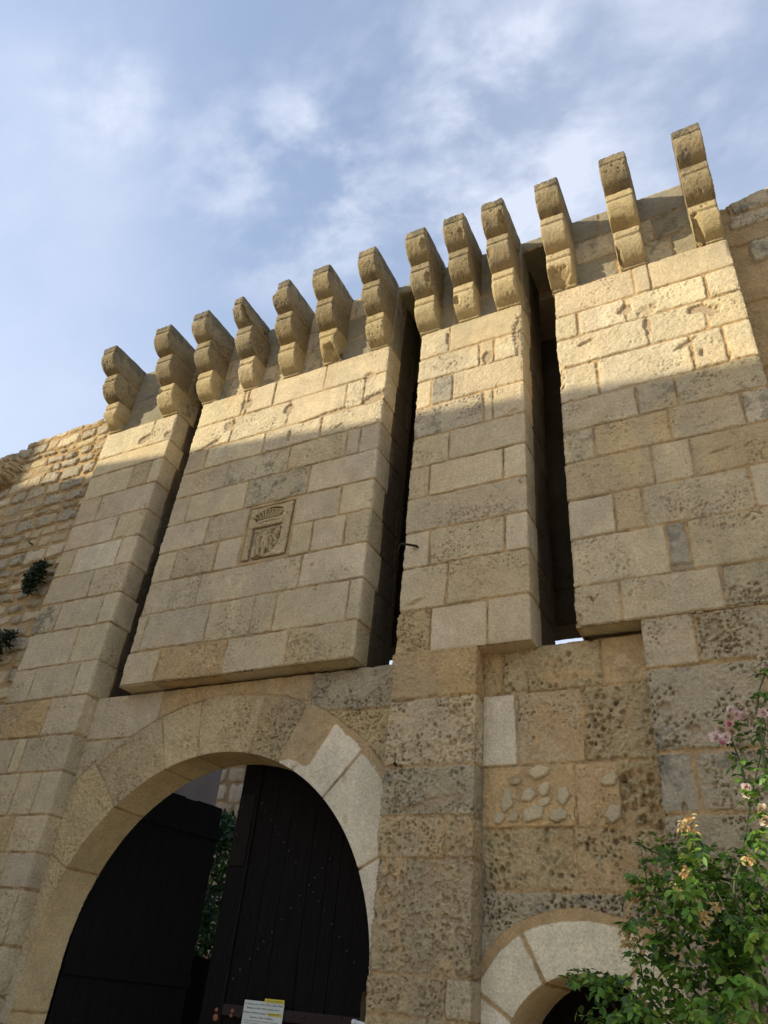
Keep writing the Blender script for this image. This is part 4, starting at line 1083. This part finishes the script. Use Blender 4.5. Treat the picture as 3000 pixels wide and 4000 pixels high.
def spline(pts, n=14):
    pts = [Vector(p) for p in pts]; P_ = [pts[0]*2-pts[1]]+pts+[pts[-1]*2-pts[-2]]; o_ = []
    for i in range(1, len(P_)-2):
        a, b, c, d = P_[i-1:i+3]
        for k in range(n):
            t = k/n; o_.append(.5*((2*b)+(c-a)*t+(2*a-5*b+4*c-d)*t*t+(3*b-a-3*c+d)*t**3))
    o_.append(pts[-1]); return o_

ROSE = empty('climbing_rose', (-.3, -.8, 0), 'big climbing rose with pink and withered yellow blooms in front of the right pier', 'rose bush')
def A3(px, py, Y): return Vector(at(px, py, Y=Y))
rr = random.Random(42)
GREENS = [(.055, .12, .018), (.080, .17, .022), (.11, .22, .028), (.038, .09, .022), (.17, .29, .034)]
YG = [(.16, .30, .04), (.12, .26, .04), (.20, .30, .05)]
base = Vector((.05, -1.0, 0))
stems = [ # (pixel, pixel, depth) way points from the thick wood outwards
 [(2950, 4300, -1.0), (2900, 3900, -1.0), (2800, 3600, -1.1), (2730, 3400, -1.2), (2690, 3240, -1.25)],
 [(2950, 4300, -1.0), (2780, 3950, -.9), (2600, 3750, -.8), (2540, 3500, -.8), (2500, 3300, -.75)],
 [(2900, 4200, -.9), (2600, 3990, -.8), (2400, 3860, -.7), (2300, 3800, -.7), (2215, 3790, -.7)],
 [(2980, 4200, -1.1), (2960, 3800, -1.1), (2900, 3450, -1.1), (2930, 3150, -1.1), (2990, 2850, -1.1), (2960, 2790, -1.1)],
 [(2900, 3450, -1.1), (2780, 3420, -1.0), (2600, 3350, -.8), (2480, 3290, -.8)],
 [(2960, 3700, -1.2), (2870, 3500, -1.3), (2900, 3360, -1.3), (2960, 3330, -1.3)],
 [(2600, 3990, -.8), (2520, 3860, -.8), (2500, 3760, -.8), (2470, 3700, -.8)],
 [(2990, 2850, -1.1), (2900, 2830, -1.0), (2830, 2820, -1.0)],
 [(2930, 3150, -1.1), (2900, 3010, -1.1), (2870, 2920, -1.1), (2850, 2870, -1.1)],
 [(2990, 3900, -1.3), (2930, 3700, -1.35), (2860, 3600, -1.4), (2800, 3480, -1.4)],
 [(2850, 4100, -1.3), (2800, 4000, -1.35), (2790, 3900, -1.4)],
 [(2700, 4150, -1.0), (2650, 3950, -1.0), (2620, 3850, -1.0), (2560, 3760, -.9)],
 [(2990, 3000, -1.2), (2960, 2750, -1.2), (2985, 2640, -1.2), (2995, 2570, -1.2)],
 [(3050, 3700, -1.1), (2980, 3550, -1.1), (2960, 3430, -1.1)],
]
smb = MB(); LV = Leaves(); sp_all = []
for i, st in enumerate(stems):
    pts = spline([A3(*p) for p in st], 10); sp_all.append(pts)
    n = len(pts); smb.tube(pts, [.010-.008*k/n for k in range(n)], 6)
gb = spline([base, Vector((0.0, -1.0, .8)), A3(2950, 4300, -1.0)], 8); smb.tube(gb, [.022-.010*k/len(gb) for k in range(len(gb))], 8)
gb = spline([base+Vector((.1, 0, 0)), Vector((.15, -1.1, .9)), A3(3050, 3700, -1.1)], 8); smb.tube(gb, [.020-.010*k/len(gb) for k in range(len(gb))], 8)
smb.build('stems', STEM, ROSE, smooth_shade=True).location = (.3, .8, 0)
def compound(p, d, size, cset, nl=5):
    """a rose leaf: paired leaflets and an end one on a thin stalk"""
    d = Vector(d).normalized(); side = d.cross(Vector((0, 0, 1))); side = side.normalized() if side.length > .01 else Vector((1, 0, 0))
    up = side.cross(d)
    for q in range(nl):
        if q == nl-1: off = 1.0; sd = 0
        else: off = .35+.3*(q//2); sd = 1 if q % 2 else -1
        b = Vector(p)+d*size*1.4*off-Vector((0, 0, size*.25*off*off))
        dd2 = (d*(.55 if sd else 1)+side*sd*.9+Vector((rr.uniform(-.25, .25), rr.uniform(-.25, .25), rr.uniform(-.5, .05))))
        c = rr.choice(cset); k = rr.uniform(.75, 1.25); c = tuple(x*k for x in c)
        nn = up+Vector((rr.uniform(-.7, .7), rr.uniform(-.9, .3), rr.uniform(-.3, .5)))
        LV.leaf(b, dd2, nn, size*rr.uniform(.85, 1.15), size*rr.uniform(.48, .62), c, .2, rr.uniform(.05, .35))
def cluster_leaves(cx, cy, rx, ry, Y, n, size, cset, dY=.25):
    for _ in range(n):
        a = rr.uniform(0, 2*math.pi); k = math.sqrt(rr.random())
        p = A3(cx+rx*k*math.cos(a), cy+ry*k*math.sin(a), Y+rr.uniform(-dY, dY))
        d = Vector((rr.uniform(-1, 1), rr.uniform(-1, .3), rr.uniform(-.9, .5)))
        compound(p, d, size*rr.uniform(.95, 1.35), cset, rr.choice((3, 5, 5, 7)))
for pts in sp_all:
    for k in range(3, len(pts)-1, 2):
        if rr.random() < .85:
            d = Vector((rr.uniform(-1, 1), rr.uniform(-1, .3), rr.uniform(-.6, .6))); compound(pts[k], d, rr.uniform(.035, .05), GREENS)
G = GREENS
for a in ((2600, 3420, 170, 130, -.85, 50, .045, G), (2690, 3420, 110, 160, -1.15, 46, .046, G+YG[:1]), (2760, 3560, 160, 170, -1.1, 80, .048, G),
          (2560, 3600, 130, 120, -.85, 40, .045, G), (2800, 3800, 200, 160, -1.0, 90, .050, G), (2640, 3900, 190, 110, -.95, 50, .048, G), (2530, 3760, 90, 90, -.85, 18, .046, G),
          (2880, 3680, 110, 200, -1.0, 60, .048, G[:4]), (2330, 3810, 110, 40, -.72, 20, .042, G), (2420, 3900, 150, 70, -.78, 34, .044, G), (2400, 3990, 160, 60, -.8, 26, .046, G),
          (2850, 3950, 160, 80, -1.3, 36, .046, YG+G[1:3]), (2690, 3300, 60, 70, -1.3, 16, .042, YG+G[2:]), (2700, 3450, 60, 90, -1.35, 20, .045, YG+G[2:]), (2960, 3500, 60, 200, -1.15, 50, .046, G+YG),
          (2955, 3000, 50, 130, -1.1, 22, .046, G+YG[:1]), (2930, 2860, 60, 40, -1.05, 9, .042, G), (2985, 2720, 25, 90, -1.2, 6, .040, G), (2975, 3250, 40, 90, -1.2, 16, .040, G+YG),
          (2820, 3370, 60, 60, -1.1, 14, .044, G), (2880, 3830, 60, 40, -1.4, 8, .050, YG), (2980, 3650, 40, 60, -1.4, 10, .05, YG)):
    cluster_leaves(*a)
LV.build('leaves', LEAF, ROSE).location = (.3, .8, 0)
# blooms
def bloom(p, r_, cset, name='rose_bloom', n=22):
    F_ = Leaves()
    nrm = Vector((rr.uniform(-.5, .3), -1, rr.uniform(-.5, .3))).normalized(); u = nrm.orthogonal().normalized(); w = nrm.cross(u)
    for i in range(n):
        a = i*2.4+rr.uniform(-.2, .2); el = .15+.75*(i/n); dd2 = (u*math.cos(a)+w*math.sin(a))*math.cos(el*1.35)+nrm*math.sin(el*1.35)
        c = rr.choice(cset); F_.leaf(p+nrm*r_*.1, dd2, nrm-dd2*.4, r_*rr.uniform(.8, 1.1), r_*.85, c, .5, -.2)
    o_ = F_.build(name, PETAL, ROSE); o_.location = (.3, .8, 0)
PINK = [(.90, .78, .76), (.92, .84, .80), (.86, .66, .66)]; CREAM = [(.74, .66, .52), (.78, .70, .60), (.62, .50, .36)]
pk = [(2855, 2775, 0), (2880, 2790, 0), (2848, 2800, 1), (2935, 2785, 1), (2920, 2805, 1), (2985, 2785, 0), (2940, 2830, 1), (2850, 2828, 2), (2820, 2848, 1), (2862, 2858, 1), (2800, 2880, 0), (2836, 2880, 0), (2822, 2905, 2), (2880, 2755, 1),
      (2915, 3075, 0), (2925, 3100, 1), (2995, 2600, 0), (2980, 2575, 1), (2980, 3170, 1), (2990, 3200, 1), (2895, 2770, 1), (2905, 2795, 0)]
for x, y, k in pk: bloom(A3(x, y, -1.2), .042 if k < 2 else .032, (PINK, CREAM, [(.84, .52, .56), (.78, .46, .50)])[k])
DRY = [(.55, .40, .17), (.48, .30, .12), (.62, .48, .22)]
dr = [(2480, 3470, 0), (2470, 3500, 1), (2488, 3515, 1), (2500, 3490, 0), (2480, 3455, 0), (2640, 3475, 1), (2648, 3490, 1), (2635, 3460, 0), (2560, 3580, 0), (2552, 3590, 1), (2575, 3570, 0), (2450, 3640, 1), (2440, 3680, 1), (2465, 3660, 1), (2480, 3685, 0), (2430, 3625, 0), (2490, 3665, 0),
      (2740, 3550, 0), (2755, 3560, 0), (2795, 3540, 1), (2760, 3590, 0), (2735, 3570, 0), (2680, 3210, 0), (2700, 3195, 0), (2690, 3240, 0), (2660, 3225, 0), (2715, 3235, 0), (2675, 3420, 0), (2672, 3405, 0), (2930, 3360, 0), (2910, 3350, 0), (2520, 3930, 0), (2510, 3900, 0)]
for x, y, k in dr:
    Y_ = -1.45 if x > 2600 else -.95
    F_ = Leaves(); p = A3(x, y, Y_); 
    for i in range(16 if k else 10):
        c = rr.choice(DRY); q = p+Vector((rr.gauss(0, .009), rr.gauss(0, .009), rr.gauss(0, .012)))
        F_.leaf(q, (rr.uniform(-1, 1), rr.uniform(-1, .5), rr.uniform(-1.3, .2)), (rr.uniform(-1, 1), -1, rr.uniform(-1, 1)), .026, .014, c, .6, .3)
    o_ = F_.build('withered_bloom', PETAL, ROSE); o_.location = (.3, .8, 0)

def tuft(loc, rx, rz, n, label, L=.09):
    T_ = empty('wall_plant', loc, label, 'plant', 'tufts growing on the left rubble wall')
    F_ = Leaves(); r_ = random.Random(int(loc[0]*100))
    for _ in range(n):
        a = r_.uniform(0, 6.283); k = math.sqrt(r_.random())
        u_ = k*math.cos(a); v_ = k*math.sin(a)
        x = rx*u_+.35*rx*v_; z = rz*v_+.0; y = -.02-.16*r_.random()*math.sqrt(max(0, 1-k*k))-.03
        g_ = r_.choice([(.016, .030, .010), (.024, .044, .014), (.012, .022, .009)])
        F_.leaf((x, y, z), (r_.uniform(-1, 1), r_.uniform(-1, .1), r_.uniform(-.9, .9)), (r_.uniform(-1, 1), -1, r_.uniform(-.5, 1)), L*r_.uniform(.5, 1.1), L*.30, g_, .2, .2)
    F_.build('foliage', LEAF, T_)
    m_ = MB(); m_.tube([(0, .12, 0), (0, .0, -.02), (0, -.06, .0)], [.02, .016, .008], 6); m_.build('stem', STEM, T_)
c_ = at(160, 2265, Y=.10); tuft((c_[0], .10, c_[2]), .16, .26, 800, 'large dark green tuft growing from the joints of the left rubble wall')
c_ = at(42, 2515, Y=.10); tuft((c_[0], .10, c_[2]), .18, .15, 320, 'small dark green tuft below the larger one on the left rubble wall')
c_ = at(6, 2570, Y=.10); tuft((c_[0]-.05, .10, c_[2]), .08, .07, 80, 'smallest tuft of the left rubble wall, cut by the photo edge')
c_ = at(117, 2116, Y=.10); tuft((c_[0], .12, c_[2]), .05, .02, 40, 'thin sprig of moss in a joint above the largest wall tuft', .03)

LAU = empty('laurel_shrub', (-9, 4.6, 0), 'tall glossy laurel shrub growing behind the gap between the gate leaves', 'shrub')
F_ = Leaves(); lr = random.Random(77); SM = MB()
lpts = spline([(-8.2, 4.8, 0), (-8.6, 4.7, 2.0), Vector(at(800, 3560, Y=4.6)), Vector(at(870, 3300, Y=4.6)), Vector(at(880, 3210, Y=4.6))], 10)
SM.tube(lpts, [.03-.024*i/len(lpts) for i in range(len(lpts))], 6)
for i in range(5, len(lpts)):
    for _ in range(75):
        p = lpts[i]+Vector((lr.gauss(0, .30), lr.gauss(0, .25), lr.gauss(0, .10)))
        if i > len(lpts)-4: p = lpts[i]+Vector((lr.gauss(0, .07), lr.gauss(0, .06), lr.gauss(-.04, .06)))
        g_ = lr.choice([(.020, .070, .018), (.030, .10, .022), (.015, .050, .018), (.10, .20, .03)] if lr.random() < .5 else [(.018, .06, .018)])
        F_.leaf(p, (lr.uniform(-1, 1), lr.uniform(-1, .4), lr.uniform(-.2, 1)), (lr.uniform(-1, 1), -1, lr.uniform(0, 1)), lr.uniform(.10, .16), .05, g_, .2, .3)
F_.build('leaves', LEAF, LAU).location = (9, -4.6, 0); SM.build('trunk', STEM, LAU).location = (9, -4.6, 0)

sc_ = at(765, 3738, Y=3.4)[2]  # dark boards below are added to fill the black lower part of the gap
TS = empty('added_screen', (-6.6, 3.4, 0), 'added low dark boards filling the black part of the gap between the gate leaves, under the laurel', 'screen')
mb = MB(); sr = random.Random(3)
for i in range(16): mb.box(-2.0+i*.25-.2, -2.0+i*.25+.04, 0, .04, .02, sc_+sr.uniform(-.015, .015))
mb.build('boards', WOOD, TS)
mb = MB(); mb.box(-2.25, 2.0, .04, .10, sc_-.3, sc_-.18); mb.build('rail', WOOD, TS)
# ================================================================== small things
# visitors' notice pinned to the closed leaf
nz0 = 1.40
NO = empty('paper_notice', (-4.56, .66, 1.5), 'white paper notice of opening hours with yellow strips on the studded gate leaf', 'notice')
mb = MB(); mb.box(-4.775, -4.345, .650, .655, 1.30, 1.632); s_ = mb.build('sheet', PAPER, NO); s_.location = (4.56, -.66, -1.5)
mb = MB(); mb.box(-4.555, -4.345, .646, .6495, 1.626, 1.655); s_ = mb.build('yellow_strip', YELLOW, NO); s_.location = (4.56, -.66, -1.5)
mb = MB(); mb.box(-4.50, -4.36, .6475, .6495, 1.528, 1.552); s_ = mb.build('yellow_strip', YELLOW, NO); s_.location = (4.56, -.66, -1.5)
def text(body, x, z, size, yy=.6470, width=None):
    cu = bpy.data.curves.new('lettering', 'FONT'); cu.body = body; cu.size = size; cu.align_x = 'CENTER'
    to = bpy.data.objects.new('lettering', cu); col.objects.link(to)
    bpy.context.view_layer.update()
    me = bpy.data.meshes.new_from_object(to.evaluated_get(bpy.context.evaluated_depsgraph_get()))
    bpy.data.objects.remove(to)
    me.materials.clear(); me.materials.append(INK)
    xs = [v.co.x for v in me.vertices]; wdt = max(xs)-min(xs); k = (width/wdt) if width else 1.0
    for v in me.vertices:
        v.co = Vector((v.co.x*k+x+4.56, yy-.66, v.co.y+z-1.5))
    o_ = bpy.data.objects.new('lettering', me); col.objects.link(o_); o_.parent = NO
text('Visites et ouverture', -4.45, 1.634, .020, .6445, .17)
text('Le lundi, mercredi, 11h00 à 12h45 et 14h00 à 18h30', -4.56, 1.600, .020, .6480, .40)
text('Dimanche de 14h30 à 18h30 - Contacter mme !!!', -4.56, 1.570, .020, .6480, .36)
text('Château de Villebois Lavalette - Septembre 2019', -4.57, 1.536, .020, .6460, .40)
text('Ouverture - Visites - Animations', -4.57, 1.502, .022, .6480, .25)
for i in range(7): text('les visites sont commentées par nos guides pour tous les publics', -4.57, 1.478-.018*i, .012, .6480, .38-.03*(i % 3))

# iron rod stuck in the middle pier
RO = empty('iron_rod', (-3.02, 0, 5.75), 'bent rusty iron rod sticking out of the middle pier over the slot', 'iron rod')
mb = MB(); mb.tube([(.01, .06, .02), (0, -.03, 0), (-.07, -.11, -.015), (-.12, -.15, -.02)], [.013]*4, 7); mb.build('bar', RUST, RO, smooth_shade=True)
mb = MB(); mb.tube([(-.115, -.148, -.018), (-.145, -.14, -.04), (-.165, -.12, -.11)], [.009, .008, .006], 6); mb.build('hook', RUST, RO, smooth_shade=True)
# small wire hook on the pilaster
c_ = at(1545, 2985, Y=0)
WH = empty('wire_hook', (c_[0], 0, c_[2]), 'small rusty nail with a curl of wire on the porous gate pilaster', 'nail')
mb = MB(); mb.tube([(0, .03, 0), (0, -.025, 0)], [.012, .014], 7); mb.build('nail', RUST, WH)
mb = MB(); mb.tube(spline([(.0, -.02, -.005), (.03, -.02, -.03), (.07, -.015, -.02), (.07, -.012, -.06)], 6), .003, 5); mb.build('wire', RUST, WH)
# white pipe end by the gate jamb
pa = at(1384, 3993, Y=.12); pb = at(1450, 4010, Y=.12)
PI_ = empty('white_pipe', tuple(pa), 'white plastic pipe end with a round cap sticking out beside the gate jamb', 'pipe')
mb = MB(); mb.tube([(0.01, 0, 0), (.26, .02, -.03)], .016, 14); mb.build('tube', WHITEP, PI_, smooth_shade=True)
mb = MB(); mb.tube([(-.012, 0, 0), (.012, 0, 0)], .020, 16); mb.dome((-.012, 0, 0), (-1, 0, 0), .020, .012, 16); mb.build('cap', WHITEP, PI_, smooth_shade=True)
